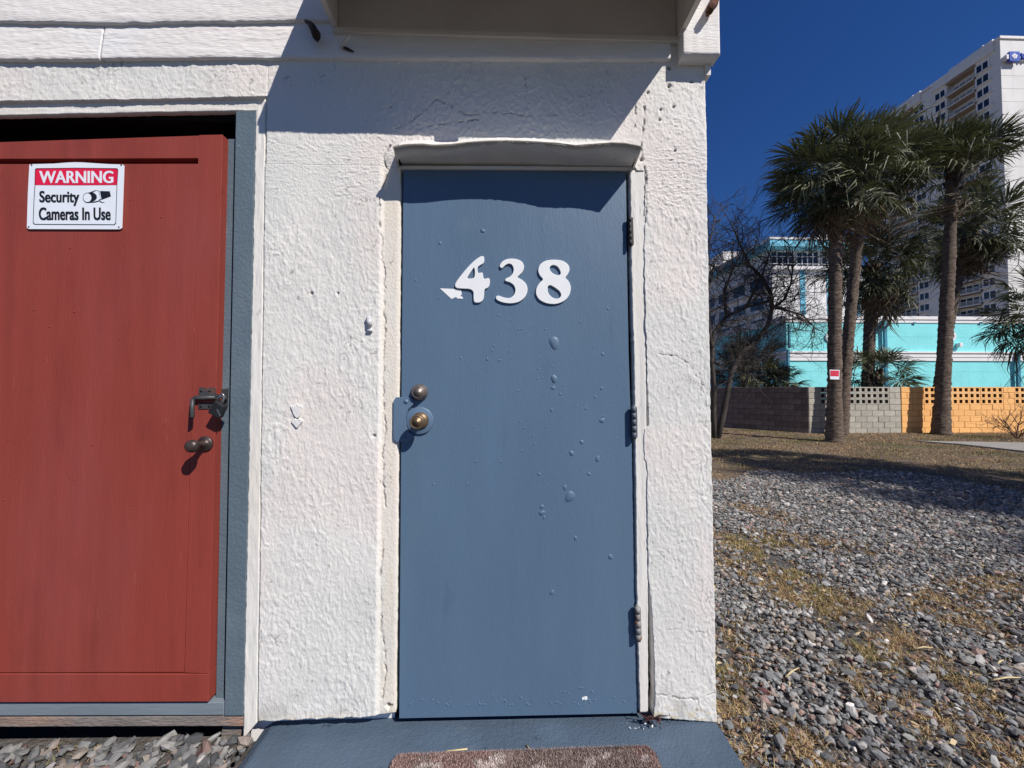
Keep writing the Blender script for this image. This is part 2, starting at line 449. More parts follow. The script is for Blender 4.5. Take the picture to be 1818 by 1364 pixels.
M['bounce_cut_ground'] = mat('bounce_cut_ground', (0.04, 0.04, 0.042), 0.9, 0.2, 4, bump=0.5, bscale=90, bdist=0.01)
ground_sheet('unseen_dark_ground', [(-60, -60), (60, -60), (60, 0.42), (-60, 0.42)], 0.008, M['bounce_cut_ground'])  # unseen dark ground, added to lessen light bounced up onto the walls
lb = MB(); lb.add([(-4, 0.7, 0.0), (-0.885, 0.7, 0.0), (-0.885, 1.0, 0.036), (-4, 1.0, 0.036), (-0.885, 1.438, 0.050), (-4, 1.438, 0.050)], [(0, 1, 2, 3), (3, 2, 4, 5)])
lo_ = lb.obj('gravel_bed', M['bed']); lo_['kind'] = 'structure'

# ------------------------------------------------------------------ the stucco building
bld = thing('stucco_building', 'white stucco corner building with a red door and a blue door under a small hood', 'building', (-0.2, YW, 0))
BI = inv(bld)
def part(mb, name, mats, bevel=0.0, label=None):
    o = mb.obj(name, mats, bld, BI, bevel)
    if label: o['label'] = label
    return o
def sub(mb, name, mats, par, bevel=0.0):
    return mb.obj(name, mats, par, None, bevel)

LIP = 0.100
lip_px = [(690, 266), (697, 263), (720, 259), (750, 258), (770, 260), (800, 259), (830, 255), (860, 253), (900, 252), (950, 254), (990, 258), (1020, 263), (1050, 262), (1085, 260), (1110, 262), (1138, 268), (1146, 270)]
lip_w = np.array([P(x, y, YW - LIP) for x, y in lip_px])
LX0, LX1 = lip_w[1, 0], lip_w[-2, 0]
def zlip(x):
    return np.interp(x, lip_w[:, 0], lip_w[:, 2])
ZL = float(lip_w[0, 2])

def stucco_d(x, z):
    """how far the plaster stands proud of its mean plane (towards the viewer)"""
    hi = sstep(ZL - 0.15, ZL + 0.1, z)
    wx = x + 0.010 * noise(x / 0.04, z / 0.06) + 0.004 * noise(x / 0.015 + 6, z / 0.02)
    wz = z + 0.03 * noise(x / 0.05 + 9, z / 0.07)
    a = noise(wx / 0.0085, wz / (0.016 - 0.005 * hi))
    b = noise(wx / 0.017 + 40, wz / (0.034 - 0.012 * hi) + 11)
    c = noise(x / 0.006 + 7, z / 0.008 + 3)
    e = noise(wx / 0.0058 + 17, wz / (0.011 - 0.004 * hi) + 5)
    d = noise(x / 0.16 + 2, z / 0.2)
    amp = 0.55 + 0.9 * noise(x / 0.13 + 30, z / 0.22 + 5)
    return amp * (0.0015 * np.clip(a - 0.42, 0, 1) / 0.58 + 0.0013 * np.clip(b - 0.52, 0, 1) / 0.48 + 0.0011 * np.clip(e - 0.45, 0, 1) / 0.55 + 0.0005 * c) + 0.005 * (d - 0.5)

def crack(x, z, pts, w=0.0022, depth=0.006):
    """a groove along a polyline in px (on the wall plane)"""
    q = np.array([P(a, b, YW) for a, b in pts])[:, [0, 2]]
    best = np.full(x.shape, 1e9)
    wob = 0.007 * (noise(x / 0.010 + 3, z / 0.010) - 0.5) + 0.010 * (noise(x / 0.05, z / 0.05 + 8) - 0.5)
    xx = x + wob; zz = z + wob
    for i in range(len(q) - 1):
        ax, az = q[i]; bx, bz = q[i + 1]
        t = np.clip(((xx - ax) * (bx - ax) + (zz - az) * (bz - az)) / ((bx - ax) ** 2 + (bz - az) ** 2 + 1e-12), 0, 1)
        best = np.minimum(best, np.hypot(xx - ax - t * (bx - ax), zz - az - t * (bz - az)))
    return depth * np.clip(2.6 * noise(x / 0.018 + 2, z / 0.022) - 0.5, 0, 1) * np.exp(-(best / w) ** 2)

cracks = [
    ([(672, 345), (676, 420), (682, 520), (683, 560), (680, 690), (684, 750), (678, 800), (681, 900), (676, 1010), (674, 1120), (686, 1200), (676, 1245)], 0.0022, 0.005),
    ([(690, 262), (681, 280), (690, 300), (672, 345)], 0.003, 0.006),
    ([(700, 230), (720, 222), (745, 205), (772, 178), (800, 185), (830, 203), (880, 198), (930, 206), (1000, 204)], 0.0022, 0.002),
    ([(760, 225), (800, 215), (850, 212)], 0.003, 0.003),
    ([(1143, 190), (1142, 220), (1138, 255), (1145, 300), (1147, 360), (1142, 420)], 0.0025, 0.006),
    ([(1130, 180), (1129, 200), (1131, 222)], 0.002, 0.005),
    ([(1160, 625), (1200, 632), (1225, 648), (1252, 690)], 0.002, 0.003),
    ([(1165, 1232), (1200, 1238), (1240, 1240), (1268, 1232)], 0.002, 0.003),
    ([(1170, 1120), (1268, 1122)], 0.002, 0.0015),
]
pits = [(553, 521, 2.2), (600, 521, 1.6), (1188, 98, 3), (1188, 121, 3.2), (1188, 153, 3), (1150, 165, 2), (1173, 195, 2), (1196, 190, 2.2), (1171, 213, 2), (1228, 145, 2), (1198, 268, 2), (664, 774, 2.2), (1139, 283, 3), (693, 190, 1.6)]

def wall_y(x, z):
    d = stucco_d(x, z)
    # smooth plastered band beside the door
    xl = P(676, 700, YW)[0]; xd = P(709, 700, YW)[0]
    band = sstep(xl - 0.012, xl + 0.006, x) * (x < 0) * (1 - sstep(ZL - 0.02, ZL + 0.05, z))
    d = d * (1 - 0.7 * band) - 0.009 * band
    rnd = sstep(xd - 0.022, xd + 0.004, x) * (x < -0.1) * (z < ZL)
    d = d - 0.006 * rnd * rnd
    # rounded outer corner
    # flared drip over the door
    S_ = sstep(LX0 - 0.014, LX0 + 0.004, x) * (1 - sstep(LX1 - 0.004, LX1 + 0.014, x))
    t = np.clip((z - zlip(x)) / 0.082, 0, 1)
    fl = (LIP + 0.016 * sstep(0.05, LX1, x)) * S_ * (1 - t) ** 1.15 * (z > zlip(x) - 0.004)
    d = d + fl
    for pts, w, dp in cracks:
        d = d - crack(x, z, pts, w, dp * 1.2)
    for px, py, r in pits:
        q = P(px, py, YW); r = r * 0.00205
        d = d - 0.012 * np.exp(-((x - q[0]) ** 2 + (z - q[2]) ** 2) / r ** 2)
    # broken foot beside the door
    q = P(690, 1258, YW)
    d = d - 0.03 * sstep(0.017, 0.008, np.hypot(x - q[0], (z - q[2]) * 1.1) + 0.008 * noise(x / 0.008, z / 0.008))
    return YW - d

def wall_tint(V):
    x, z = V[:, 0].astype(float), V[:, 2].astype(float)
    c = np.tile(np.array([0.70, 0.67, 0.625]), (len(x), 1))
    def mixc(col, f):
        nonlocal c
        f = np.clip(f, 0, 1)[:, None]; c = c * (1 - f) + np.array(col) * f
    mixc((0.725, 0.66, 0.61), 0.8 * sstep(0.5, 0.75, noise(x / 0.22 + 4, z / 0.3)))
    mixc((0.66, 0.65, 0.605), 0.8 * sstep(0.5, 0.75, noise(x / 0.3 + 14, z / 0.25 + 3)))
    xl = P(676, 700, YW)[0]
    mixc((0.74, 0.665, 0.56), 0.75 * sstep(xl - 0.01, xl + 0.012, x) * (x < -0.25) * (z < ZL) * (0.4 + 0.9 * noise(x / 0.03, z / 0.12)))
    # splash dirt and old yellow paint along the foot
    mixc((0.62, 0.55, 0.40), 0.9 * sstep(0.05, 0.0, z - ZFOOT) * sstep(0.40, 0.62, noise(x / 0.03, z / 0.012)))
    mixc((0.40, 0.38, 0.34), 0.55 * sstep(0.16, 0.0, z - ZFOOT) * sstep(0.5, 0.8, noise(x / 0.05 + 5, z / 0.05)))
    g = np.zeros_like(x)
    for pts, w, dp in cracks:
        g = np.maximum(g, crack(x, z, pts, w * 0.8, 1.0))
    mixc((0.17, 0.155, 0.14), 0.75 * g)
    for px, py, r in pits:
        q = P(px, py, YW); mixc((0.09, 0.08, 0.07), 0.9 * np.exp(-((x - q[0]) ** 2 + (z - q[2]) ** 2) / (r * 0.0019) ** 2))
    sp = noise(x / 0.006 + 31, z / 0.007 + 9) * noise(x / 0.05 + 3, z / 0.05 + 8)
    mixc((0.25, 0.23, 0.21), 0.6 * sstep(0.66, 0.78, sp))
    return c
ZFOOT = P(909, 1276, YW)[2]
RES = 0.0026
def side_patch(left_px, right_px, zb_fun, zt_fun, nz_res=RES, nu=None, jit=(0.0015, 0.0015)):
    zl = np.array([P(x, y, YW) for x, y in left_px]); zr = np.array([P(x, y, YW) for x, y in right_px])
    zl = zl[np.argsort(zl[:, 2])]; zr = zr[np.argsort(zr[:, 2])]
    zmin, zmax = zb_fun(0.0), zt_fun(0.0)
    nv = int((zmax - zmin) / nz_res) + 2
    w = np.mean(zr[:, 0]) - np.mean(zl[:, 0])
    nu = nu or int(w / RES) + 2
    u = np.linspace(0, 1, nu)[:, None]; v = np.linspace(0, 1, nv)[None, :]
    zb = np.array([zb_fun(t) for t in u[:, 0]])[:, None]; zt = np.array([zt_fun(t) for t in u[:, 0]])[:, None]
    Z = zb + (zt - zb) * v
    XL = np.interp(Z, zl[:, 2], zl[:, 0]) + jit[0] * (noise(Z / 0.014, 1.5) + noise(Z / 0.05, 7.5) - 1) * 2
    XR = np.interp(Z, zr[:, 2], zr[:, 0]) + jit[1] * (noise(Z / 0.014, 4.5) + noise(Z / 0.05, 2.5) - 1) * 2
    X = XL + (XR - XL) * u
    return X, wall_y(X, Z), Z

z_of = lambda y, Y=YW, x=909: P(x, y, Y)[2]
# left pillar, right pillar, head over the doors
pL = side_patch([(473, 175), (466, 700), (459, 1278)], [(712, 262), (710, 300), (708.5, 500), (707, 700), (704, 1000), (701, 1268)],
                lambda t: z_of(1277 - 4 * t, x=580) + 0.0015 * math.sin(t * 40), lambda t: ZL, jit=(0.0004, 0.0014))
pR = side_patch([(1147, 262), (1144, 400), (1145, 560), (1150, 690), (1152, 750), (1152, 756), (1145, 762), (1144, 815), (1149, 826), (1149, 900), (1152, 1030), (1160, 1120), (1162, 1200), (1164, 1235), (1160, 1270)],
                [(1254, 262), (1260, 700), (1272, 1283)], lambda t: z_of(1272 + 12 * t, x=1215), lambda t: ZL, jit=(0.0022, 0.0012))
# head: x from the trim to the corner
xa = P(474, 250, YW)[0]; xb = P(1252, 250, YW)[0]
nu = int((xb - xa) / RES); zt = z_of(-60)
xs = np.linspace(xa, xb, nu)[:, None]
inside = (xs > LX0 - 0.02) & (xs < LX1 + 0.02)
zbot = np.where(inside, zlip(xs), ZL)
nv = int((zt - ZL) / RES); v = np.linspace(0, 1, nv)[None, :]
Zt = zbot + (zt - zbot) * v
Xt = xs + 0 * Zt
Xt[-1, :] = np.interp(Zt[-1], [z_of(262), zt], [P(1254, 262, YW)[0], P(1249.5, 80, YW)[0]]) + 0.002 * (noise(Zt[-1] / 0.014, 4.5) - 0.5)
Yt = wall_y(Xt, Zt)
# over the red door
tlb = interp_px([(-400, 196), (-200, 189), (0, 180), (200, 177), (474, 172)], 'x')
pxs = np.linspace(-520, 475, int(1.95 / 0.0045))
xbm, zbm = Pn(pxs, tlb(pxs), YW)
xtm, ztm = Pn(pxs, np.full_like(pxs, 108.0), YW)
nv2 = 46; v2 = np.linspace(0, 1, nv2)[None, :]
Xl = xbm[:, None] + 0 * v2; Zl = (zbm + 0.0035 * (noise(xbm / 0.02, 0.5) - 0.5))[:, None] * (1 - v2) + ztm[:, None] * v2
Yl = wall_y(Xl, Zl)
V, Q = join_patches([grid_patch(*pL), grid_patch(*pR), grid_patch(Xt, Yt, Zt, 0.06), grid_patch(Xl, Yl, Zl)])
o = bpy.data.objects.new('stucco_wall', np_mesh('stucco_wall', V, Q, M['stucco'], smooth=True, tint=wall_tint(V)))
link(o, bld, BI)

# wall body behind the plaster skin
xdl = P(700, 700, YW)[0]; xdr = P(1165, 700, YW)[0]; xc = P(1259, 700, YW)[0]
xj = P(440, 700, YW)[0]
mb = MB()
mb.box((xj, YW + 0.055, 0), (xdl - 0.004, YW + 0.3, 2.2))
mb.box((xdr + 0.004, YW + 0.055, 0), (xc - 0.012, YW + 0.3, 2.2))
mb.box((-6, YW + 0.065, 2.3), (xc - 0.012, YW + 0.3, 3.5))
mb.box((xj + 0.01, YW + 0.06, 2.2), (xc - 0.012, YW + 0.3, 2.3))
mb.box((-6, YW + 0.01, 0), (-2.6, YW + 0.3, 2.3))
mb.box((-6, YW + 0.3, 0), (xc - 0.012, YW + 7.0, 3.5))
part(mb, 'wall_body', M['bwhite'])
mb = MB()
mb.box((-6.3, YW - 0.28, 3.5), (xc + 0.25, YW + 7.3, 3.62))
part(mb, 'roof', M['bwhite'])
# boxes behind the door gaps, the gaps' shade put into their near-black colour
mb = MB()
mb.box((xdl - 0.002, YD + 0.07, 0.02), (xdr + 0.002, YW + 0.29, 2.19))
mb.box((-2.6, YW + 0.26, 0.0), (xj - 0.002, YW + 0.29, 2.29))
mb.box((-2.6, YW + 0.036, 2.262), (xj - 0.002, YW + 0.258, 2.298))
part(mb, 'doorway_backing', M['dark'])

# soffit of the drip
nu = 90
xs = np.linspace(LX0, LX1, nu)[:, None]; v = np.linspace(0, 1, 7)[None, :]
zb_ = z_of(295.5, YD, 909)
Zs = zlip(xs) * (1 - v) + zb_ * v + 0.004 * np.sin(v * 3.14) + 0.001 * noise(xs / 0.03, v * 3)
xsb = np.interp(xs, [LX0, LX1], [P(713, 297, YD)[0], P(1120, 300, YD)[0]])
Xs = xs * (1 - v) + xsb * v
Yf_ = YW - LIP - 0.016 * sstep(0.05, LX1, xs) + 0.0005
Ys = Yf_ * (1 - v) + (YD + 0.02) * v + 0 * Xs
V, Q = grid_patch(Xs, Ys, Zs, 0.0)
Q = Q[:(nu - 1) * 6]
V2 = V.copy(); V2[:, 2] += 0.006
Q2 = Q[:, ::-1] + len(V)
o = bpy.data.objects.new('soffit', np_mesh('soffit', np.concatenate([V, V2]), np.concatenate([Q, Q2]), M['trim'], smooth=True)); link(o, bld, BI)

# ---- siding boards over the red door
def siding(ptop, pbot, x0, x1, name='siding_board', proud=0.017, seed=0):
    n = max(12, int((x1 - x0) * 0.002 / 0.006)); pxs = np.linspace(x0, x1, n)
    ft, fb = interp_px(ptop, 'x'), interp_px(pbot, 'x')
    X0, Zb = Pn(pxs, fb(pxs), YW - proud); _, Zt = Pn(pxs, ft(pxs), YW)
    Zb = Zb + 0.0035 * (noise(X0 / 0.02, 0.3 + seed) + noise(X0 / 0.06, 5.3 + seed) - 1)
    v = np.linspace(0, 1, 34)[None, :]
    Z = Zb[:, None] * (1 - v) + Zt[:, None] * v
    X = X0[:, None] + 0 * v
    Zw = Z + 0.02 * noise(X / 0.12 + seed, Z / 0.05); gr = (0.25 + 1.3 * noise(X / 0.2 + 3 * seed, Z / 0.04)) * (noise(X / 0.05 + seed, Zw / 0.0045) - 0.5) + 0.8 * (noise(X / 0.016 + seed, Z / 0.009 + 4) - 0.5)
    Y = YW - proud * (1 - v) - 0.003 * v - 0.0022 * gr + 0.003 * sstep(0.07, 0.0, v) * np.ones_like(X)
    V, Q = grid_patch(X, Y, Z, 0.035)
    o = bpy.data.objects.new(name, np_mesh(name, V, Q, M['white_wood'], smooth=True))
    return link(o, bld, BI)
siding([(-500, -70), (1205, -70)], [(-500, 30), (0, 37), (177, 41), (570, 35), (1205, 34)], -500, 596, seed=1)
siding([(-500, 41), (176, 43)], [(-500, 104), (0, 105), (176, 105)], -500, 175.5, seed=2, proud=0.017)
siding([(178, 42), (600, 36), (1193, 40)], [(178, 103), (500, 102), (700, 103), (1193, 105)], 177.5, 1193, seed=3)

# ---- hood over the blue door
hz = z_of(66, YW, 909); hx0 = P(594, 64, YW)[0]; hx1 = P(1207, 70, YW)[0]; HD = 0.297
hood = part(MB().box((hx0 + 0.002, YW - 0.022, hz - 0.018), (hx1 - 0.002, YW - 0.0, hz)), 'door_hood', M['hood'], label='open wooden hood over the blue door')
mb = MB().box((hx0 + 0.019, YW - 0.012, hz + 0.001), (hx1 - 0.019, YW - 0.004, hz + 0.42)); sub(mb, 'back_panel', M['hood'], hood)
for xx in (hx0, hx1 - 0.018):
    pts = [(xx, YW - 0.001, hz + 0.001), (xx, YW - HD, hz + 0.001), (xx, YW - HD, hz + 0.03), (xx, YW - 0.001, hz + 0.40)]
    sub(MB().prism(pts, (0.018, 0, 0)), 'side_panel', M['hood'], hood)
pts = [(hx0 - 0.002, YW - 0.002, hz + 0.405), (hx0 - 0.002, YW - HD - 0.004, hz + 0.034), (hx0 - 0.002, YW - HD - 0.004, hz + 0.046), (hx0 - 0.002, YW - 0.002, hz + 0.42)]
sub(MB().prism(pts, (hx1 - hx0 + 0.004, 0, 0)), 'roof_panel', M['hood'], hood)
mb = MB().box((hx0 + 0.019, YW - HD, hz + 0.001), (hx1 - 0.019, YW - HD + 0.018, hz + 0.032))
mb.box((0.028, YW - HD - 0.003, hz - 0.03), (0.105, YW - HD + 0.012, hz + 0.02)); sub(mb, 'fascia', M['hood'], hood)

# ---- corner board block, its iron strap and side trim
cq = [P(1212, -70, YW - 0.05), P(1277, -70, YW - 0.05), P(1278, 101, YW - 0.05), P(1214, 97, YW - 0.05)]
cbz = P(1245, 98, YW - 0.05)[2]; cb0 = P(1213, 98, YW - 0.05)[0]; cb1 = P(1278, 98, YW - 0.05)[0]
n = 24
mb = MB()
v = np.linspace(0, 1, 40)[None, :]; u = np.linspace(0, 1, n)[:, None]
Zc = (cbz + 0.002 * noise(u * 9, 0.5)) * (1 - v) + (cbz + 0.5) * v
Xc = cb0 + (cb1 - cb0) * u + 0 * v
Yc = YW - 0.05 - 0.0015 * noise(Xc / 0.02, Zc / 0.05)
V, Q = grid_patch(Xc, Yc, Zc, 0.05)
o = bpy.data.objects.new('corner_board', np_mesh('corner_board', V, Q, M['white_wood'], smooth=True)); link(o, bld, BI)
corner = o
mb = MB().box((xc + 0.000, YW - 0.012, z_of(129)), (xc + 0.017, YW + 0.5, z_of(40))); part(mb, 'side_trim', M['white_wood'])
mb = MB()
pts = [(1276, -14), (1271, -4), (1268, 6), (1262, 14), (1258, 22), (1256, 28)]
mb.tube([P(x, y, YW - 0.052 - 0.006 - 0.026 * t) for (x, y), t in zip(pts, (0.2, 0.5, 0.8, 1, 0.8, 0.3))], [0.013, 0.012, 0.015, 0.014, 0.013, 0.006], 7)
strap = sub(mb, 'iron_strap', M['rust'], corner)
mb = MB()
pts = [(543, 38), (550, 42), (556, 50), (561, 60), (562, 68), (563, 74)]
mb.tube([P(x, y, YW - 0.02 - 0.03 * t) for (x, y), t in zip(pts, (0.0, 0.5, 0.9, 1, 0.8, 0.5))], [0.006, 0.009, 0.013, 0.016, 0.013, 0.004], 7)
mb.tube([P(551, 38, YW - 0.05), P(553, 50, YW - 0.056), P(559, 54, YW - 0.056)], 0.0022, 5)
part(mb, 'iron_strap', M['darkrust'], label='black rusted iron stub on the siding beside the hood')
mb = MB()
mb.tube([P(622, 62, YW - 0.055), P(616, 70, YW - 0.046), P(610, 78, YW - 0.034), P(606, 84, YW - 0.02)], [0.004, 0.006, 0.005, 0.006], 6)
part(mb, 'caulk_strip', M['hood'])
mb = MB()
mb.tube([P(609, 84, YW - 0.02), P(617, 87, YW - 0.022), P(628, 92, YW - 0.02)], [0.004, 0.005, 0.002], 6)
part(mb, 'iron_strap', M['darkrust'])

# ---- trim and frame round the red door
fr = part(MB().prism(poly_px([(419, 197), (453.5, 198), (443, 700), (431.5, 1271), (398.5, 1271), (409, 700)], YW - 0.003), (0, 0.14, 0)), 'door_frame', M['grey'], 0.0012, label='grey painted frame of the red door')
sub(MB().prism(poly_px([(404.5, 247), (417, 247), (407, 700), (396.5, 1252), (383, 1252), (394, 700)], YW + 0.018), (0, 0.08, 0)), 'door_stop', M['grey'], fr, 0.001)
sub(MB().prism(poly_px([(-560, 1250), (397, 1247.5), (397, 1270), (-560, 1273)], YW - 0.002), (0, 0.14, 0)), 'sill', M['grey_sill'], fr, 0.002)
sub(MB().prism(poly_px([(-560, 1274), (200, 1273), (397.5, 1270.5), (432, 1273), (433, 1290), (300, 1290), (-560, 1294)], YW + 0.004), (0, 0.13, 0)), 'sill_base', M['old_sill'], fr, 0.003)
sub(MB().prism(poly_px([(432, 1272), (398, 1271.5), (390, 1325), (435, 1325)], YW + 0.03), (0, 0.1, 0)), 'frame_foot', M['old_sill'], fr)

def ragged_strip(name, lpx, rpx, Yf, m, jl=0.001, jr=0.0005, skirt=0.03, amp=0.0012, stretch=0.06):
    zl = np.array([P(x, y, Yf) for x, y in lpx]); zr = np.array([P(x, y, Yf) for x, y in rpx])
    zl = zl[np.argsort(zl[:, 2])]; zr = zr[np.argsort(zr[:, 2])]
    z0 = (zl[0, 2], zr[0, 2]); z1 = (zl[-1, 2], zr[-1, 2])
    u = np.linspace(0, 1, 14)[:, None]; v = np.linspace(0, 1, 420)[None, :]
    Z = (z0[0] * (1 - u) + z0[1] * u) * (1 - v) + (z1[0] * (1 - u) + z1[1] * u) * v
    XL = np.interp(Z, zl[:, 2], zl[:, 0]) + jl * 2 * (noise(Z / 0.02, 1.1) + noise(Z / 0.006, 3.1) - 1)
    XR = np.interp(Z, zr[:, 2], zr[:, 0]) + jr * 2 * (noise(Z / 0.03, 6.1) + noise(Z / 0.007, 8.1) - 1)
    X = XL + (XR - XL) * u
    Y = Yf - amp * (noise(X / 0.012, Z / stretch) - 0.5) * 2 - 0.5 * amp * noise(X / 0.005, Z / 0.012)
    V, Q = grid_patch(X, Y, Z, skirt)
    o = bpy.data.objects.new(name, np_mesh(name, V, Q, m, smooth=True))
    return link(o, bld, BI)
ragged_strip('door_trim', [(455, 197), (444.5, 700), (433, 1271), (432, 1312)], [(471, 176), (463.5, 700), (456.5, 1250), (455.5, 1284)], YW + 0.001, M['trim'])
# head trim, set back under the plaster edge
pxs = np.linspace(-540, 473, 240)
X0, Zb = Pn(pxs, np.interp(pxs, [-540, 0, 420, 455, 473], [219, 205, 197, 197, 190]), YW + 0.013)
Xh, Zh = Pn(pxs, np.interp(pxs, [-540, 0, 473], [180, 172, 162]), YW + 0.013)
Zb = Zb + 0.002 * (noise(X0 / 0.015, 0.2) - 0.5)
v = np.linspace(0, 1, 16)[None, :]
Z = Zb[:, None] * (1 - v) + Zh[:, None] * v; X = X0[:, None] + 0 * v
Y = YW + 0.013 - 0.002 * (noise(X / 0.05, Z / 0.006) - 0.5) - 0.001 * noise(X / 0.008, Z / 0.008)
V, Q = grid_patch(X, Y, Z, 0.02)
o = bpy.data.objects.new('door_trim', np_mesh('door_trim', V, Q, M['trim'], smooth=True)); link(o, bld, BI)

# ---- red door
YR = YW - 0.013
rd = part(MB().prism(poly_px([(-545, 292), (351.5, 291), (326.5, 1193.5), (-545, 1195)], YR + 0.0015), (0, 0.036, 0)), 'door', M['red'], 0.0008, label='red painted wooden door carrying the warning sign')
sub(MB().prism(poly_px([(353, 240), (395, 239), (383.5, 700), (371, 1196.5), (327.5, 1194.5), (340.5, 700)], YR), (0, 0.037, 0)), 'stile', M['red'], rd, 0.001)
sub(MB().prism(poly_px([(-545, 266), (0, 252.5), (352, 241), (352, 281), (-545, 284)], YR), (0, 0.037, 0)), 'rail', M['red'], rd, 0.001)
sub(MB().prism(poly_px([(-545, 1196.5), (371, 1197.5), (369.5, 1246), (-545, 1249)], YR - 0.001), (0, 0.038, 0)), 'rail', M['red'], rd, 0.0012)
mb = MB()
for k in range(46):
    px = rng.uniform(0, 385); py = rng.uniform(300, 1235)
    q = P(px, py, YR); r = rng.uniform(0.0012, 0.003)
    mb.lathe((q[0], YR + 0.0012, q[2]), (0, -1, 0), [(0, r), (0.0012, r * 0.8), (0.002, 0.0)], 8)
nb_ = sub(mb, 'filled_nail', M['red'], rd); nb_['kind'] = 'stuff'
mb = MB()
q = P(365, 788, YR)
mb.lathe((q[0], YR, q[2]), (0, -1, 0), [(0, 0.027), (0.004, 0.027), (0.008, 0.022), (0.010, 0.013), (0.03, 0.010), (0.042, 0.012), (0.05, 0.019), (0.058, 0.022), (0.068, 0.020), (0.074, 0.012), (0.076, 0.0)], 28)
sub(mb, 'door_knob', M['knobrust'], rd)
# bar latch
mb = MB()
mb.prism(poly_px([(353, 690), (355, 688), (380, 688), (382, 690), (382, 703), (353, 703)], YR - 0.004), (0, 0.0042, 0))
mb.prism(poly_px([(352, 717), (380, 717), (380, 726), (352, 726)], YR - 0.003), (0, 0.0032, 0), 0)
mb.prism(poly_px([(354, 700), (382, 700), (382, 709), (354, 709)], YR - 0.017), (0, 0.017, 0), 0)
mb.tube([P(383, 706, YR - 0.013), P(346, 706, YR - 0.013), P(342, 710, YR - 0.015), P(341.5, 718, YR - 0.02), P(341, 742, YR - 0.034)], 0.0068, 10)
for x, y in ((358, 694), (373, 694), (357, 721), (372, 721)):
    q = P(x, y, YR - 0.003); mb.lathe(q, (0, -1, 0), [(0, 0.0042), (0.003, 0.0036), (0.004, 0.001)], 10, 1)
sub(mb, 'latch', [M['grey_metal'], M['black_metal']], rd)
mb = MB()
mb.prism(poly_px([(386, 692), (404, 690), (403, 720), (385, 722)], YW + 0.012), (0, 0.006, 0))
mb.tube([P(388, 702, YW + 0.01), P(392, 703, YW - 0.02), P(399, 706, YW - 0.02), P(401, 712, YW + 0.012)], 0.0042, 8)
sub(mb, 'staple', M['grey_metal'], fr)

# ---- blue door
bd = part(MB().prism(poly_px([(716, 301.5), (1111.5, 306), (1113.5, 480), (1116.5, 640), (1122, 800), (1132, 1267), (708.5, 1276), (712.5, 700)], YD), (0, 0.045, 0)), 'door', M['blue'], 0.0015, label='blue painted metal door numbered 438')
hd = part(MB().prism(poly_px([(706, 294), (1146, 296.5), (1146, 302.5), (706, 299.5)], YD - 0.008), (0, 0.05, 0)), 'door_frame', M['trim'], 0.001, label='white frame of the blue door')
def strip_sub(name, lpx, rpx, Yf, m, par, **k):
    o = ragged_strip(name, lpx, rpx, Yf, m, **k)
    o.parent = par; o.matrix_parent_inverse = Matrix.Identity(4)
    return o
strip_sub('jamb', [(1119, 303), (1120.5, 400), (1121, 480), (1126.5, 650), (1128, 800), (1131.5, 1060), (1136.5, 1265)], [(1144, 303), (1145, 500), (1147.5, 760), (1150, 1000), (1150.5, 1265)], YW + 0.003, M['trim'], hd, jl=0.0009, skirt=0.04, amp=0.0009, stretch=0.15)

# numerals
def smooth_loop(pts, it=2):
    p = [Vector((x, y)) for x, y in pts]
    for _ in range(it):
        q = []
        for i in range(len(p)):
            a, b = p[i], p[(i + 1) % len(p)]
            q += [a * 0.78 + b * 0.22, a * 0.22 + b * 0.78]
        p = q
    return p

def outline_obj(name, loops, Yf, thick, m, par, conv, it=2, bevel=0.0012, pinv=None):
    """flat outline with holes traced on a plane, given thickness towards the viewer"""
    cu = bpy.data.curves.new(name, 'CURVE'); cu.dimensions = '2D'; cu.fill_mode = 'BOTH'
    cu.extrude = max(thick / 2 - bevel, 1e-5); cu.bevel_depth = bevel; cu.bevel_resolution = 1
    for lp in loops:
        w = [conv(x, y) for x, y in [(v.x, v.y) for v in smooth_loop(lp, it)]]
        sp = cu.splines.new('POLY'); sp.points.add(len(w) - 1)
        for i, c in enumerate(w):
            sp.points[i].co = (c[0], c[2], 0, 1)
        sp.use_cyclic_u = True
    tmp = bpy.data.objects.new(name + '_outline', cu)
    me = bpy.data.meshes.new_from_object(tmp)
    bpy.data.objects.remove(tmp); 
    for v in me.vertices:
        x, z, h = v.co
        v.co = (x, Yf - thick / 2 - h, z)
    me.flip_normals()
    me.name = name
    me.materials.clear(); me.materials.append(m)
    o = bpy.data.objects.new(name, me)
    return link(o, par, pinv)

cv6 = lambda u, v: P(640 + u / 3.03, 380 + v / 3.03, YD)
n4 = [[(648, 231), (664, 233), (664, 266), (645, 276), (630, 286), (627, 302), (630, 322), (645, 322), (656, 318), (660, 355), (676, 352), (692, 348), (695, 372), (688, 398), (664, 405), (662, 462), (642, 478), (616, 478), (610, 466), (610, 405), (522, 402), (510, 392), (514, 372), (555, 318), (605, 262)],
      [(566, 352), (590, 318), (613, 283), (618, 318), (614, 352)]]
n3 = [[(748, 284), (762, 260), (790, 246), (830, 245), (865, 257), (879, 283), (872, 312), (852, 332), (838, 344), (868, 358), (892, 383), (898, 415), (884, 450), (852, 475), (812, 483), (770, 479), (736, 466), (728, 452), (738, 441), (772, 455), (804, 458), (828, 440), (836, 410), (827, 385), (805, 369), (780, 363), (780, 352), (806, 342), (822, 322), (826, 296), (815, 273), (795, 268), (776, 278), (760, 296)]]
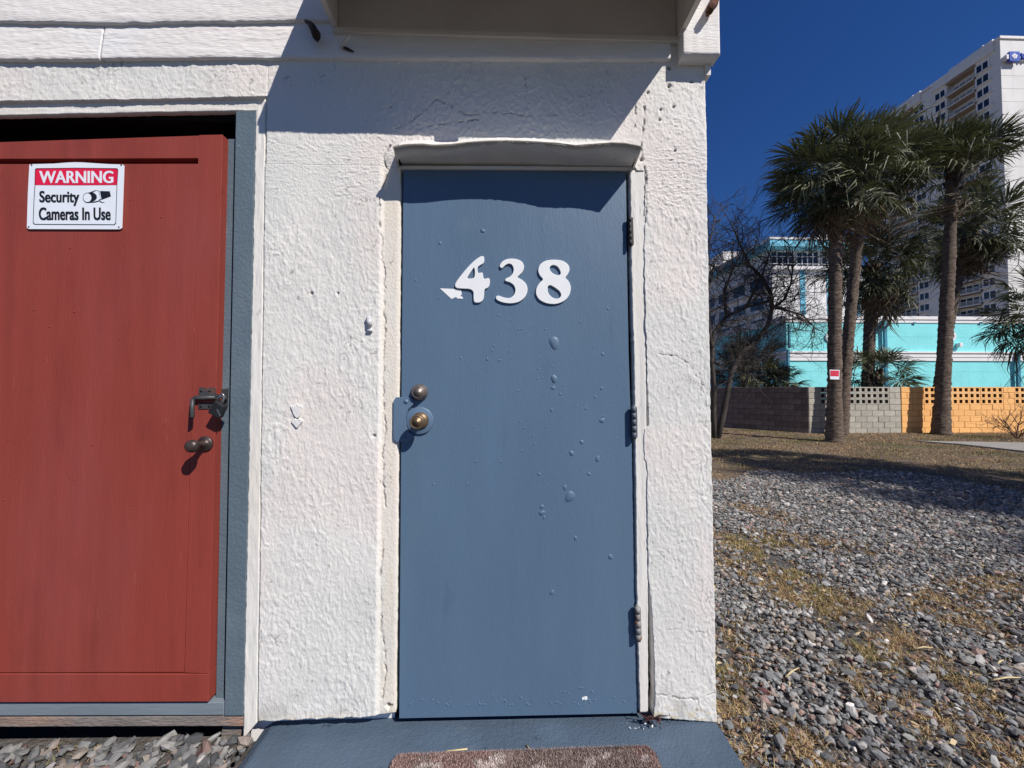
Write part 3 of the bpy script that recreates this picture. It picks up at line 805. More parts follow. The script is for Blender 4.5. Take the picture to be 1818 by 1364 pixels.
n8 = [[(1040, 250), (1085, 255), (1115, 275), (1123, 302), (1112, 328), (1096, 345), (1120, 368), (1130, 402), (1121, 440), (1095, 470), (1050, 487), (1000, 483), (960, 463), (943, 432), (947, 400), (965, 372), (986, 355), (962, 330), (955, 305), (965, 275), (995, 255)],
      [(1012, 290), (1030, 275), (1055, 280), (1072, 300), (1079, 325), (1066, 336), (1040, 329), (1020, 314)],
      [(1002, 392), (1020, 382), (1050, 400), (1075, 420), (1081, 445), (1062, 462), (1030, 456), (1006, 430)]]
for lp in (n4, n3, n8):
    outline_obj('house_numeral', lp, YD - 0.0004, 0.0065, M['white_num'], bd, cv6)
outline_obj('paint_chip', [[(428, 401), (520, 405), (541, 412), (545, 432), (538, 440), (553, 452), (548, 457), (520, 455), (515, 447), (490, 458), (470, 440)]], YD - 0.0004, 0.0008, M['chip'], bd, cv6, it=0, bevel=0.0002)
outline_obj('paint_chip', [[(1033, 1238), (1042, 1236), (1043, 1241), (1040, 1243), (1037, 1241), (1034, 1243)]], YD - 0.0004, 0.0008, M['chip'], bd, lambda x, y: P(x, y, YD), it=0, bevel=0.0002)

# lock, knob and guard plate
q = P(745, 697, YD)
mb = MB(); mb.lathe((q[0], YD + 0.001, q[2]), (0, -1, 0), [(0, 0.0305), (0.006, 0.0305), (0.024, 0.0235), (0.029, 0.0205), (0.030, 0.019), (0.0285, 0.0175)], 32)
mb.lathe((q[0], YD - 0.0275, q[2]), (0, -1, 0), [(0, 0.0172), (0.0015, 0.0168), (0.0018, 0.009), (0.003, 0.0085), (0.003, 0.0)], 24, 1)
mb.box((q[0] - 0.001, YD - 0.0316, q[2] - 0.007), (q[0] + 0.001, YD - 0.0305, q[2] + 0.001), 2)
sub(mb, 'deadbolt', [M['brass_dull'], M['brass_dull'], M['black_metal']], bd)
q = P(744, 747, YD)
mb = MB(); mb.lathe((q[0] + 0.003, YD + 0.001, q[2]), (0, -1, 0), [(0, 0.050), (0.0075, 0.049), (0.0085, 0.0465), (0.0085, 0.04), (0.0095, 0.038)], 40)
sub(mb, 'knob_rose', M['bluemetal'], bd)
mb = MB(); mb.lathe((q[0] + 0.006, YD - 0.006, q[2]), (0, -1, 0), [(0, 0.031), (0.006, 0.0305), (0.012, 0.025), (0.018, 0.014), (0.034, 0.0135), (0.042, 0.021), (0.052, 0.0255), (0.058, 0.0255), (0.064, 0.0235), (0.0652, 0.0205), (0.0632, 0.0185)], 36)
mb.lathe((q[0] + 0.006, YD - 0.068, q[2]), (0, -1, 0), [(0, 0.018), (0.0024, 0.0175), (0.003, 0.008), (0.0045, 0.0075), (0.0045, 0.0)], 24, 1)
mb.box((q[0] + 0.005, YD - 0.0735, q[2] - 0.005), (q[0] + 0.007, YD - 0.0720, q[2] + 0.004), 2)
sub(mb, 'door_knob', [M['brass'], M['brass'], M['black_metal']], bd)
pl = [(703, 705.5), (727, 705.5), (733, 709), (734, 718), (730, 722), (724, 728), (721, 736), (720, 747), (721, 757), (725, 766), (731, 772), (735, 774), (731, 781), (724, 785), (704, 785), (699, 781), (698, 776), (698.5, 712)]
gp = sub(MB().prism(poly_px(pl, YD - 0.0125), (0, 0.012, 0)), 'guard_plate', M['bluemetal'], bd, 0.0012)
mb = MB()
for x, y in ((721, 713), (719, 779)):
    q = P(x, y, YD - 0.0125); mb.lathe(q, (0, -1, 0), [(0, 0.0085), (0.002, 0.0075), (0.0035, 0.004), (0.004, 0.0)], 16)
sub(mb, 'rivet', M['bluemetal'], bd)
# hinges
def hinge(px, y0, y1, lean, m, pinr=0.0085, rough=0.0):
    mb = MB()
    n = 5
    for k in range(n):
        a = y0 + (y1 - y0) * k / n + 0.6; b = y0 + (y1 - y0) * (k + 1) / n - 0.4
        xa_ = px + lean * (k / n); xb_ = px + lean * ((k + 1) / n)
        r = pinr * (1 - rough * rng.uniform(0, 1))
        mb.tube([P(xa_, a, YD - 0.018), P(xb_, b, YD - 0.018)], r, 12)
    mb.tube([P(px, y0 - 2, YD - 0.018), P(px + lean, y1 + 1, YD - 0.018)], pinr * 0.55, 8)
    mb.prism(poly_px([(px - 1, y0 + 2), (px + 6, y0 + 2), (px + 6 + lean, y1 - 2), (px - 1 + lean, y1 - 2)], YD - 0.0165), (0, 0.012, 0))
    return sub(mb, 'hinge', m, bd)
hinge(1118, 384, 436, 1.5, M['black_metal'], 0.007, 0.5)
M['hinge_mid'] = mat('scuffed_hinge_paint', (0.085, 0.10, 0.125), 0.5, 0.25, 40, tint2=(0.5, 0.25, 0.13), t2scale=25, t2lo=0.66, t2hi=0.7, bump=0.3, bscale=100, bdist=0.002)
hinge(1125, 721, 779, 1, M['hinge_mid'], 0.0088)
M['hinge_low'] = mat('rusty_hinge', (0.24, 0.235, 0.23), 0.7, 0.3, 40, tint2=(0.16, 0.075, 0.035), t2scale=20, t2lo=0.48, t2hi=0.56, bump=0.6, bscale=100, bdist=0.003)
hinge(1131.5, 1077, 1138, 2, M['hinge_low'], 0.0105, 0.2)

# paint blisters on the blue door: one mesh of raised bubbles
bl = [(984, 609, 10), (984, 673, 6.5), (982, 689, 4), (857, 410, 4.5), (781, 432, 3), (1069, 747, 5), (1033, 785, 4), (1015, 805, 5), (1061, 815, 4.5), (865, 638, 3), (962, 900, 4), (962, 911, 5.5), (966, 919, 3), (1022, 956, 3.6), (1084, 989, 5), (980, 1052, 4.5), (979, 728, 3), (885, 560, 2), (921, 584, 2), (877, 614, 2), (874, 623, 2), (1070, 629, 3), (888, 640, 2.4), (1057, 705, 2.4), (1068, 690, 3), (956, 655, 2), (957, 842, 3), (1012, 882, 9), (1003, 866, 4), (930, 760, 2), (780, 530, 2), (738, 498, 2), (1079, 548, 2.4), (1041, 726, 2.4), (995, 700, 2.2), (1046, 842, 3.4), (818, 636, 2), (845, 820, 2), (770, 860, 2.2)]
for k in range(60):
    bl.append((rng.normal(965, 75), rng.uniform(560, 860), rng.uniform(0.9, 2.0)))
for k in range(70):
    bl.append((rng.uniform(722, 1125), 1252 - abs(rng.normal(0, 9)) - (0 if rng.random() < 0.8 else 20) + (0.02 * (909 - 909)), rng.uniform(0.8, 2.6)))
mb = MB()
for x, y, r in bl:
    if not (720 < x < 1112): continue
    q = P(x, y, YD); rr = r * 0.00206; s_ = rng.uniform(0.9, 1.25); h = min(0.27 * rr, 0.0042)
    nseg = 12; prof = [(1.0, -0.0005), (0.9, 0.25 * h), (0.7, 0.62 * h), (0.4, 0.92 * h), (0.12, h)]
    vs = []; fs = []
    for (t, hh) in prof:
        for k in range(nseg):
            a = 2 * math.pi * k / nseg; wob = 1 + 0.13 * math.sin(a * 2 + x) + 0.08 * math.sin(a * 3 + y)
            vs.append((q[0] + math.cos(a) * rr * t * wob, YD - hh, q[2] + math.sin(a) * rr * t * s_ * wob))
    for i in range(len(prof) - 1):
        for k in range(nseg):
            fs.append((i * nseg + k, i * nseg + (k + 1) % nseg, (i + 1) * nseg + (k + 1) % nseg, (i + 1) * nseg + k))
    fs.append(tuple((len(prof) - 1) * nseg + k for k in range(nseg)))
    mb.add(vs, fs, 0, True)
o = sub(mb, 'paint_blister', M['blue'], bd); o['kind'] = 'stuff'

# ---- small fittings on the plaster
mb = MB()
q = P(656, 575, YW)
mb.tube([P(655, 566, YW - 0.006), P(656, 578, YW - 0.008)], 0.0095, 10)
mb.lathe(P(655, 566, YW - 0.003), (0, -1, 0), [(0, 0.009), (0.010, 0.008), (0.012, 0.005)], 14)
mb.tube([P(652, 588, YW - 0.005), P(661, 586, YW - 0.008)], 0.0055, 8)
part(mb, 'cable_clip', M['clear'], label='small clear plastic clip stuck on the plaster')
cvw = lambda u, v: P(440 + u / 3.589, 420 + v / 3.589, YW)
outline_obj('wall_ornament', [[(274, 1078), (300, 1082), (318, 1066), (330, 1080), (354, 1080), (345, 1105), (335, 1140), (318, 1158), (300, 1140), (288, 1105)], ], YW - 0.001, 0.005, M['stucco'], bld, cvw, it=2, bevel=0.002, pinv=BI)
outline_obj('wall_ornament', [[(280, 1180), (300, 1160), (318, 1172), (332, 1160), (354, 1175), (335, 1192), (316, 1222), (298, 1196)], ], YW - 0.001, 0.005, M['stucco'], bld, cvw, it=2, bevel=0.002, pinv=BI)

for o_ in list(bld.children):
    if o_.name.startswith('wall_ornament'):
        a_ = o_.data.attributes.new('tint', 'FLOAT_COLOR', 'POINT')
        a_.data.foreach_set('color', np.tile(np.array([0.73, 0.70, 0.665, 1.0], dtype=np.float32), len(o_.data.vertices)))
# ---- painted step
ZS = P(1270, 1282, YW)[2]
sl = P(456, 1279, YW)[0]; sr = P(1271, 1283, YW)[0]
nx_, ny_ = 300, 200
u = np.linspace(0, 1, nx_)[:, None]; v = np.linspace(0, 1, ny_)[None, :]
X = sl + (sr - sl) * u + 0 * v
Y = (YD + 0.05) - (YD + 0.05 - 0.45) * v + 0 * u
Yv = Y.copy()
left_r = sstep(0.05, 0.0, X - sl); 
Z = ZS + 0.0012 * (noise(X / 0.012, Y / 0.012) - 0.5) + 0.004 * (noise(X / 0.2, Y / 0.2) - 0.5) - 0.006 * np.clip((YD - Y) / 0.5, 0, 1)
xj_ = P(908, 1300, YW)[0]
Z = Z - 0.0016 * np.exp(-((X - xj_ - 0.002 * noise(Y / 0.03, 2)) / 0.003) ** 2)
Z = Z - 0.02 * left_r ** 2
X = X + 0.004 * (noise(Y / 0.05, 3.3) - 0.5) * (np.abs(u - 0.5) > 0.499)
Vn, Qn = grid_patch(X, Y, Z, 0.0)
n0 = nx_ * ny_
B = Vn[n0:].copy(); B[:, 2] = -0.02; B[:, 1] = np.where(B[:, 1] < 0.46, 0.46, B[:, 1])
Vn[n0:] = B
o = bpy.data.objects.new('doorstep', np_mesh('doorstep', Vn, Qn, M['step'], smooth=False)); link(o, bld, BI)
o.data.polygons.foreach_set('use_smooth', np.arange(len(Qn)) < (nx_ - 1) * (ny_ - 1))
def step_z(y):
    return ZS - 0.006 * min(max((YD - y) / 0.5, 0), 1)

# ------------------------------------------------------------------ things about the doors
# warning sign
YS = YR - 0.004
ws = thing('warning_sign', 'white and red warning sign about security cameras screwed to the red door', 'sign', P(134, 350, YS))
WI = inv(ws)
sg = lambda u, v: (30 + u / 8.524, 270 + v / 8.524)
outl = [(188, 190), (250, 184), (560, 176), (760, 160), (880, 155), (1000, 158), (1200, 172), (1400, 184), (1600, 190), (1620, 205), (1605, 640), (1586, 1150), (1560, 1168), (1480, 1170), (180, 1166), (150, 1145), (165, 640)]
plate = MB().prism(poly_px([sg(*p) for p in outl], YS), (0, 0.0025, 0)).obj('plate', M['sign_white'], ws, WI)
def flat_print(name, polys, m, lift):
    mb = MB()
    for pts in polys:
        mb.add(poly_px([sg(*p) for p in pts], YS - lift), [tuple(range(len(pts)))])
    return mb.obj(name, m, ws, WI)
flat_print('red_panel', [[(272, 268), (282, 252), (300, 245), (880, 240), (1505, 246), (1525, 254), (1532, 272), (1516, 500), (880, 504), (266, 500)]], M['sign_red'], 0.0006)
bw = 9
def border():
    outer = [(268, 500), (272, 268), (288, 248), (880, 238), (1512, 246), (1534, 270), (1518, 500), (1500, 1080), (1480, 1104), (265, 1098), (240, 1072), (252, 760)]
    c = (886, 680)
    polys = []
    n = len(outer)
    for i in range(n):
        a, b = outer[i], outer[(i + 1) % n]
        sh = lambda p: (p[0] + (c[0] - p[0]) * bw / max(abs(c[0] - p[0]), 350), p[1] + (c[1] - p[1]) * bw / max(abs(c[1] - p[1]), 350))
        polys.append([a, b, sh(b), sh(a)])
    return polys
flat_print('border_line', border(), M['sign_black'], 0.0009)
def text(name, body, u0, u1, v0, v1, m, bold=0.02, lift=0.0013, wt=5.0):
    cu = bpy.data.curves.new(name, 'FONT'); cu.body = body; cu.size = 1; cu.offset = bold; cu.resolution_u = 6
    tmp = bpy.data.objects.new(name + '_t', cu)
    me = bpy.data.meshes.new_from_object(tmp); bpy.data.objects.remove(tmp)
    xs = [v.co.x for v in me.vertices]; ys = [v.co.y for v in me.vertices]
    xa_, xb_, ya_, yb_ = min(xs), max(xs), min(ys), max(ys)
    base_co = [(v.co.x, v.co.y) for v in me.vertices]; base_f = [tuple(p.vertices) for p in me.polygons]
    vs, fs = [], []
    for i, du in enumerate((-wt, 0.0, wt)):        # bold condensed face: the same letters set three times, a stroke's width apart
        o0 = len(vs)
        for (x_, y_) in base_co:
            vs.append(P(*sg(u0 + wt + (x_ - xa_) / (xb_ - xa_) * (u1 - u0 - 2 * wt) + du, v1 - (y_ - ya_) / (yb_ - ya_) * (v1 - v0)), YS - lift - 0.00012 * i))
        fs += [tuple(k + o0 for k in f) for f in base_f]
    me = bpy.data.meshes.new(name); me.from_pydata(vs, [], fs)
    me.name = name; me.materials.clear(); me.materials.append(m)
    return link(bpy.data.objects.new(name, me), ws, WI)
text('lettering', 'WARNING', 335, 1460, 286, 472, M['sign_white'], 0.012)
text('lettering', 'Security', 338, 945, 588, 812, M['sign_black'], 0.008)
text('lettering', 'Cameras In Use', 330, 1420, 838, 1028, M['sign_black'], 0.008)
cir = lambda cx, cy, rx, ry, a0=0, a1=360, n=28: [(cx + rx * math.cos(R(a0 + (a1 - a0) * k / n)), cy + ry * math.sin(R(a0 + (a1 - a0) * k / n))) for k in range(n if a1 - a0 == 360 else n + 1)]
flat_print('camera_symbol', [[(1075, 618), (1195, 578), (1250, 590), (1270, 712), (1240, 745), (1180, 762), (1070, 768)], [(1258, 590), (1405, 595), (1422, 668), (1275, 722)], [(1245, 745), (1262, 738), (1285, 758), (1325, 758), (1325, 764), (1280, 766)], cir(1068, 692, 72, 76)], M['sign_black'], 0.0011)
flat_print('camera_symbol_light', [cir(1066, 692, 62, 66), [(1150, 612), (1205, 588), (1236, 596), (1262, 705), (1235, 735), (1150, 756), (1185, 735), (1212, 700), (1205, 655), (1180, 628)], [(1246, 594), (1256, 594), (1278, 712), (1266, 716)]], M['sign_white'], 0.0016)
for u, v in ((225, 200), (1580, 200), (182, 1134), (1545, 1138)):
    q = P(*sg(u, v), YS); MB().lathe(q, (0, -1, 0), [(0, 0.0028), (0.0012, 0.0024), (0.0018, 0.0008)], 10).obj('screw', M['grey_metal'], ws, WI)

# padlock on the latch
pk = thing('padlock', 'small black padlock hanging from the latch of the red door', 'padlock', P(383, 727, YR - 0.02))
PI_ = inv(pk)
a, b, c, d = (381, 711), (396, 722), (386, 743), (368, 733)
body = MB().prism(poly_px([a, b, c, d], YR - 0.042), (0, 0.028, 0)).obj('body', M['black_metal'], pk, PI_, 0.003)
MB().prism(poly_px([(384, 728), (386, 726), (392, 738), (390, 740)], YR - 0.0426), (0, 0.001, 0)).obj('label_strip', M['steel'], pk, PI_)
MB().tube([P(385, 714, YR - 0.028), P(391, 703, YR - 0.026), P(395, 700, YR - 0.024), P(399, 703, YR - 0.018), P(393, 719, YR - 0.022)], 0.0036, 8).obj('shackle', M['steel'], pk, PI_)

# doormat
zt_ = step_z(1.25) + 0.014
ml = G(698, 1337, zt_); mr_ = G(1164, 1334, zt_)
dm = thing('doormat', 'brown flocked doormat with pale leaf pattern on the blue step', 'doormat', ((ml[0] + mr_[0]) / 2, 1.05, step_z(1.0)))
DI = inv(dm)
pts = []
x0, x1, y1, y0 = ml[0], mr_[0], ml[1], ml[1] - 0.46
rad = 0.035
for cx, cy, a0 in ((x1 - rad, y1 - rad, 0), (x0 + rad, y1 - rad, 90), (x0 + rad, y0 + rad, 180), (x1 - rad, y0 + rad, 270)):
    for k in range(7):
        a = R(a0 + k * 15); pts.append((cx + rad * math.cos(a), cy + rad * math.sin(a) + (0.006 * (cx - x0) / (x1 - x0)), step_z(1.0) + 0.003))
MB().prism(pts, (0, 0, 0.009)).obj('backing', M['mat_fibre'], dm, DI)
# pile: short upright fibres
nf = 26000
fx = rng.uniform(x0 + 0.004, x1 - 0.004, nf); fy = rng.uniform(y1 - 0.16, y1 - 0.003, nf) + 0.006 * (fx - x0) / (x1 - x0)
fy[:2500] = y1 - 0.003 + 0.006 * (fx[:2500] - x0) / (x1 - x0) - rng.uniform(0, 0.004, 2500)
keep = ~(((fx < x0 + rad) & (fy > y1 - rad) & (np.hypot(fx - x0 - rad, fy - y1 + rad) > rad)) | ((fx > x1 - rad) & (fy > y1 - rad + 0.006) & (np.hypot(fx - x1 + rad, fy - y1 + rad - 0.006) > rad)))
fx, fy = fx[keep], fy[keep]; nf = len(fx)
ang = rng.uniform(0, 6.28, nf); wd = 0.0011; h = rng.uniform(0.005, 0.010, nf); z0_ = step_z(1.0) + 0.0115
tl = rng.normal(0, 0.003, (nf, 2))
A = np.stack([fx - wd * np.cos(ang), fy - wd * np.sin(ang), np.full(nf, z0_)], 1); Bv = np.stack([fx + wd * np.cos(ang), fy + wd * np.sin(ang), np.full(nf, z0_)], 1)
Cv = np.stack([fx + tl[:, 0], fy + tl[:, 1], z0_ + h], 1)
V = np.stack([A, Bv, Cv], 1).reshape(-1, 3)
leaf = np.zeros(nf)
for lx, ly, rx, ry, an in ((875, 1352, 0.05, 0.020, 0.4), (865, 1362, 0.05, 0.018, -0.5), (1047, 1356, 0.035, 0.016, 0.9), (1075, 1341, 0.025, 0.010, 0.2), (1147, 1346, 0.018, 0.014, 0.8), (760, 1362, 0.05, 0.015, 0.1), (960, 1362, 0.03, 0.01, -0.2)):
    g = G(lx, ly, zt_); dx = fx - g[0]; dy = fy - g[1]
    uu = dx * math.cos(an) + dy * math.sin(an); vv = -dx * math.sin(an) + dy * math.cos(an)
    leaf = np.maximum(leaf, (((uu / rx) ** 2 + (vv / ry) ** 2) < 0.6 + 0.8 * noise(fx / 0.01, fy / 0.008)) * 1.0)
c0 = np.array([0.36, 0.275, 0.245]); c1 = np.array([0.62, 0.53, 0.49])
jit = rng.uniform(0.45, 1.5, nf)[:, None]
redd = (noise(fx / 0.12, fy / 0.12) > 0.55)[:, None] * np.array([0.05, 0.0, 0.0])
cc = np.where(leaf[:, None] > 0, c1, c0 + redd) * jit
o = bpy.data.objects.new('pile', np_mesh('pile', V, np.arange(nf * 3).reshape(-1, 3), M['blade'], tint=np.repeat(np.clip(cc, 0, 0.9), 3, 0))); o['kind'] = 'stuff'
link(o, dm, DI)

# straw and leaf litter on the step
a = G(791, 1334, step_z(1.3) + 0.003); b = G(830, 1330, step_z(1.3) + 0.004)
tag(MB().tube([a, [(a[i] + b[i]) / 2 for i in range(3)], b], [0.0022, 0.0025, 0.0026], 6).obj('straw', M['straw']), 'pale piece of straw lying on the blue step just behind the doormat', 'straw')
a = G(935, 1324, step_z(1.32) + 0.003); b = G(946, 1336, step_z(1.3) + 0.004)
tag(MB().tube([a, G(939, 1328, step_z(1.3) + 0.006), b], [0.004, 0.0014, 0.0006], 6).obj('seed_head', M['straw']), 'tiny dried seed head lying near the crack of the blue step', 'seed head')
wd_ = thing('dried_weed', 'shrivelled dark red weed at the foot of the blue door frame', 'weed', P(1162, 1276, YW - 0.01))
mbs, mbl = MB(), MB()
for k in range(15):
    bx, by = rng.uniform(1135, 1172), rng.uniform(1268, 1276)
    s_ = P(bx, by, YW + rng.uniform(-0.02, 0.01)); e = (s_[0] + rng.normal(0.008, 0.016), s_[1] - abs(rng.normal(0.012, 0.01)), s_[2] + rng.normal(0.004, 0.012))
    mbs.tube([s_, [(s_[i] + e[i]) / 2 + rng.normal(0, 0.003) for i in range(3)], e], [0.0018, 0.0014, 0.0007], 5)
    for q in range(3):
        c = Vector(e) + Vector(rng.normal(0, 0.006, 3)); d1 = Vector(rng.normal(0, 0.005, 3)); d2 = Vector(rng.normal(0, 0.004, 3))
        mbl.add([c - d1, c + d2, c + d1, c - d2 * 0.5], [(0, 1, 2, 3)])
mbs.obj('stem', M['weed'], wd_, inv(wd_)); mbl.obj('leaf', M['weed'], wd_, inv(wd_))
wl = MB()
for k in range(14):
    c = P(rng.uniform(1112, 1160), rng.uniform(1265, 1276), YW - rng.uniform(-0.005, 0.03)); c = (c[0], c[1], step_z(1.4) + 0.003)
    wl.add([(c[0] + rng.normal(0, 0.0035), c[1] + rng.normal(0, 0.003), c[2] + rng.uniform(0, 0.005)) for _ in range(4)], [(0, 1, 2, 3)])
tag(wl.obj('paint_flakes', M['chip']), 'loose white paint flakes at the corner of the blue doorway', 'paint flakes')['kind'] = 'stuff'
# ------------------------------------------------------------------ loose gravel and dry grass
def seg_mask(x, y, segs):
    best = np.zeros_like(x)
    for pts, r in segs:
        q = [G(a, b) for a, b in pts]
        for i in range(len(q) - 1):
            ax, ay = q[i][:2]; bx, by = q[i + 1][:2]
            t = np.clip(((x - ax) * (bx - ax) + (y - ay) * (by - ay)) / ((bx - ax) ** 2 + (by - ay) ** 2), 0, 1)
            d = np.hypot(x - ax - t * (bx - ax), y - ay - t * (by - ay))
            best = np.maximum(best, np.exp(-(d / r) ** 2))
    return best
green_segs = [([(1275, 955), (1340, 985), (1430, 1035), (1480, 1070)], 0.16), ([(1450, 1090), (1530, 1160), (1600, 1205)], 0.075), ([(1275, 1150), (1290, 1230)], 0.07),
              ([(1750, 1220), (1830, 1265)], 0.10), ([(1630, 1330), (1690, 1370)], 0.06), ([(1280, 955), (1390, 970)], 0.16)]
dry_segs = [([(1275, 1130), (1300, 1240), (1340, 1380)], 0.11), ([(1320, 1290), (1420, 1330), (1500, 1380)], 0.12), ([(1300, 1000), (1420, 1060), (1500, 1075)], 0.2), ([(1400, 960), (1500, 975)], 0.20),
            ([(1470, 1090), (1560, 1120), (1640, 1170)], 0.16), ([(1560, 1230), (1700, 1320), (1800, 1380)], 0.16), ([(1320, 905), (1380, 920)], 0.15), ([(1700, 1100), (1830, 1150)], 0.16),
            ([(1640, 1080), (1830, 1040)], 0.15), ([(1700, 1200), (1830, 1300)], 0.15), ([(140, 1350), (250, 1325)], 0.05), ([(330, 1340), (420, 1310)], 0.03)]
def is_lawn(x, y):
    px = np.array([2.2, 2.8, 3.9, 5.0, 6.25, 6.3, 6.6]); py = np.array([5.25, 5.3, 5.85, 5.9, 5.8, 4.6, 3.4])
    return y > np.where(x < 6.25, np.interp(x, px, py), 5.8 - (x - 6.25) * 9) + 0.35 * (noise(x / 0.35, y / 0.35) - 0.5)

def stone_shapes(k=14):
    out = []
    bm = bmesh.new(); bmesh.ops.create_icosphere(bm, subdivisions=1, radius=1)
    v0 = np.array([v.co[:] for v in bm.verts]); f0 = np.array([[v.index for v in f.verts] for f in bm.faces]); bm.free()
    for i in range(k):
        r = np.random.default_rng(i)
        pl_ = r.normal(size=(9, 3)); pl_ /= np.linalg.norm(pl_, axis=1)[:, None]; dd = r.uniform(0.55, 0.95, 9)
        v = v0.copy() * 1.15
        for n_, d_ in zip(pl_, dd):
            s_ = v @ n_ - d_
            v = v - np.clip(s_, 0, None)[:, None] * n_
        out.append(v)
    return np.array(out), f0
SH, SF = stone_shapes()

def rot_mats(n, tilt):
    a = rng.uniform(0, 2 * np.pi, n); b = rng.normal(0, tilt, n); c = rng.normal(0, tilt, n)
    ca, sa, cb, sb, cc, sc = np.cos(a), np.sin(a), np.cos(b), np.sin(b), np.cos(c), np.sin(c)
    Rz = np.zeros((n, 3, 3)); Rz[:, 0, 0] = ca; Rz[:, 0, 1] = -sa; Rz[:, 1, 0] = sa; Rz[:, 1, 1] = ca; Rz[:, 2, 2] = 1
    Rx = np.zeros((n, 3, 3)); Rx[:, 0, 0] = 1; Rx[:, 1, 1] = cb; Rx[:, 1, 2] = -sb; Rx[:, 2, 1] = sb; Rx[:, 2, 2] = cb
    Ry = np.zeros((n, 3, 3)); Ry[:, 1, 1] = 1; Ry[:, 0, 0] = cc; Ry[:, 0, 2] = sc; Ry[:, 2, 0] = -sc; Ry[:, 2, 2] = cc
    return Rz @ Rx @ Ry

def stones(x, y, size, z0):
    n = len(x)
    sc = np.stack([size * rng.uniform(0.9, 1.35, n), size * rng.uniform(0.6, 0.95, n), size * rng.uniform(0.38, 0.7, n)], 1)
    Rm = rot_mats(n, 0.35)
    v = SH[rng.integers(0, len(SH), n)] * sc[:, None, :]
    v = np.einsum('nij,nkj->nki', Rm, v)
    v[:, :, 0] += x[:, None]; v[:, :, 1] += y[:, None]; v[:, :, 2] += (z0 + 0.45 * size)[:, None]
    f = SF[None] + (np.arange(n) * SH.shape[1])[:, None, None]
    pal = np.array([[0.145, 0.145, 0.143], [0.20, 0.198, 0.193], [0.29, 0.28, 0.265], [0.095, 0.097, 0.10], [0.26, 0.225, 0.19], [0.34, 0.28, 0.24], [0.25, 0.17, 0.145], [0.50, 0.47, 0.44], [0.10, 0.045, 0.045]])
    w = np.array([0.26, 0.25, 0.15, 0.14, 0.08, 0.05, 0.045, 0.02, 0.005]); w /= w.sum()
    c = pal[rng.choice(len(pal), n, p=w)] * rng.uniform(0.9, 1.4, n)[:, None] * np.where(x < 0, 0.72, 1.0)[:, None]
    return v.reshape(-1, 3), f.reshape(-1, 3), np.repeat(c, SH.shape[1], 0)

def scatter(n, lo, hi):
    return rng.uniform(lo[0], hi[0], n), rng.uniform(lo[1], hi[1], n)
sx, sy = scatter(215000, (0.75, 0.75), (9.0, 6.2))
keep = (sx > 0.37 * sy - 0.05) & (sx < 1.45 * sy + 0.25) & (rng.random(len(sx)) < np.clip(1.25 - 0.14 * sy, 0.36, 1)) & ~is_lawn(sx, sy)
keep &= ~((sx < sr + 0.015) & (sy < YW + 0.05)) & ~((sx < xc + 0.02) & (sy > YW - 0.03))
sx, sy = sx[keep], sy[keep]
gm = np.maximum(seg_mask(sx, sy, green_segs), seg_mask(sx, sy, dry_segs)); pn = noise(sx / 0.5 + 3, sy / 0.5)
keep = rng.random(len(sx)) > 0.74 * np.clip(gm * 1.3, 0, 1) + 0.2 * sstep(0.6, 0.85, pn)
sx, sy = sx[keep], sy[keep]
size = np.clip(rng.lognormal(math.log(0.0094), 0.40, len(sx)), 0.0055, 0.025) * np.clip(0.92 + 0.08 * sy, 1, 1.4)
lx, ly = scatter(2600, (-2.4, 0.85), (sl - 0.01, YW - 0.004))
lsz = np.clip(rng.lognormal(math.log(0.0145), 0.38, len(lx)), 0.007, 0.028)
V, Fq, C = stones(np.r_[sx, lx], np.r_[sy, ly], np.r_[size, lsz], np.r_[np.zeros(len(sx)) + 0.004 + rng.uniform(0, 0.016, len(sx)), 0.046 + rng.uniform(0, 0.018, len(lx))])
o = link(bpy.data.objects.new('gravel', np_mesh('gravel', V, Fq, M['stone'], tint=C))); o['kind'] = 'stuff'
o['label'] = 'loose grey crushed stone beside the building'
print('stones', len(sx) + len(lx))

def blades(x, y, z, length, width, lean, col):
    n = len(x)
    az = rng.uniform(0, 2 * np.pi, n); fa = az + rng.normal(0, 0.5, n)
    dx, dy = np.cos(fa), np.sin(fa); wx, wy = -np.sin(az) * width / 2, np.cos(az) * width / 2
    h = length * np.cos(lean); r = length * np.sin(lean)
    def at(t, s_, hh):
        return np.stack([x + dx * r * t + wx * s_, y + dy * r * t + wy * s_, z + hh], 1)
    v = np.stack([at(0, 1, 0), at(0, -1, 0), at(0.45, 0.8, 0.6 * h), at(0.45, -0.8, 0.6 * h), at(1.0, 0, h * rng.uniform(0.55, 1.0, n))], 1)
    f = np.array([[0, 1, 3], [0, 3, 2], [2, 3, 4]])
    F_ = f[None] + (np.arange(n) * 5)[:, None, None]
    return v.reshape(-1, 3), F_.reshape(-1, 3), np.repeat(col, 5, 0)

def blade_cols(n, green):
    straw = np.array([0.56, 0.42, 0.22]); brown = np.array([0.22, 0.14, 0.085]); rust = np.array([0.42, 0.26, 0.13]); g = np.array([0.15, 0.15, 0.05]); g2 = np.array([0.24, 0.22, 0.075])
    pick = rng.random(n)
    c = np.where((pick < 0.42)[:, None], straw, np.where((pick < 0.75)[:, None], brown, rust))
    gg = rng.random(n) < green
    c = np.where(gg[:, None], np.where((rng.random(n) < 0.5)[:, None], g, g2), c)
    return c * rng.uniform(0.65, 1.3, n)[:, None]

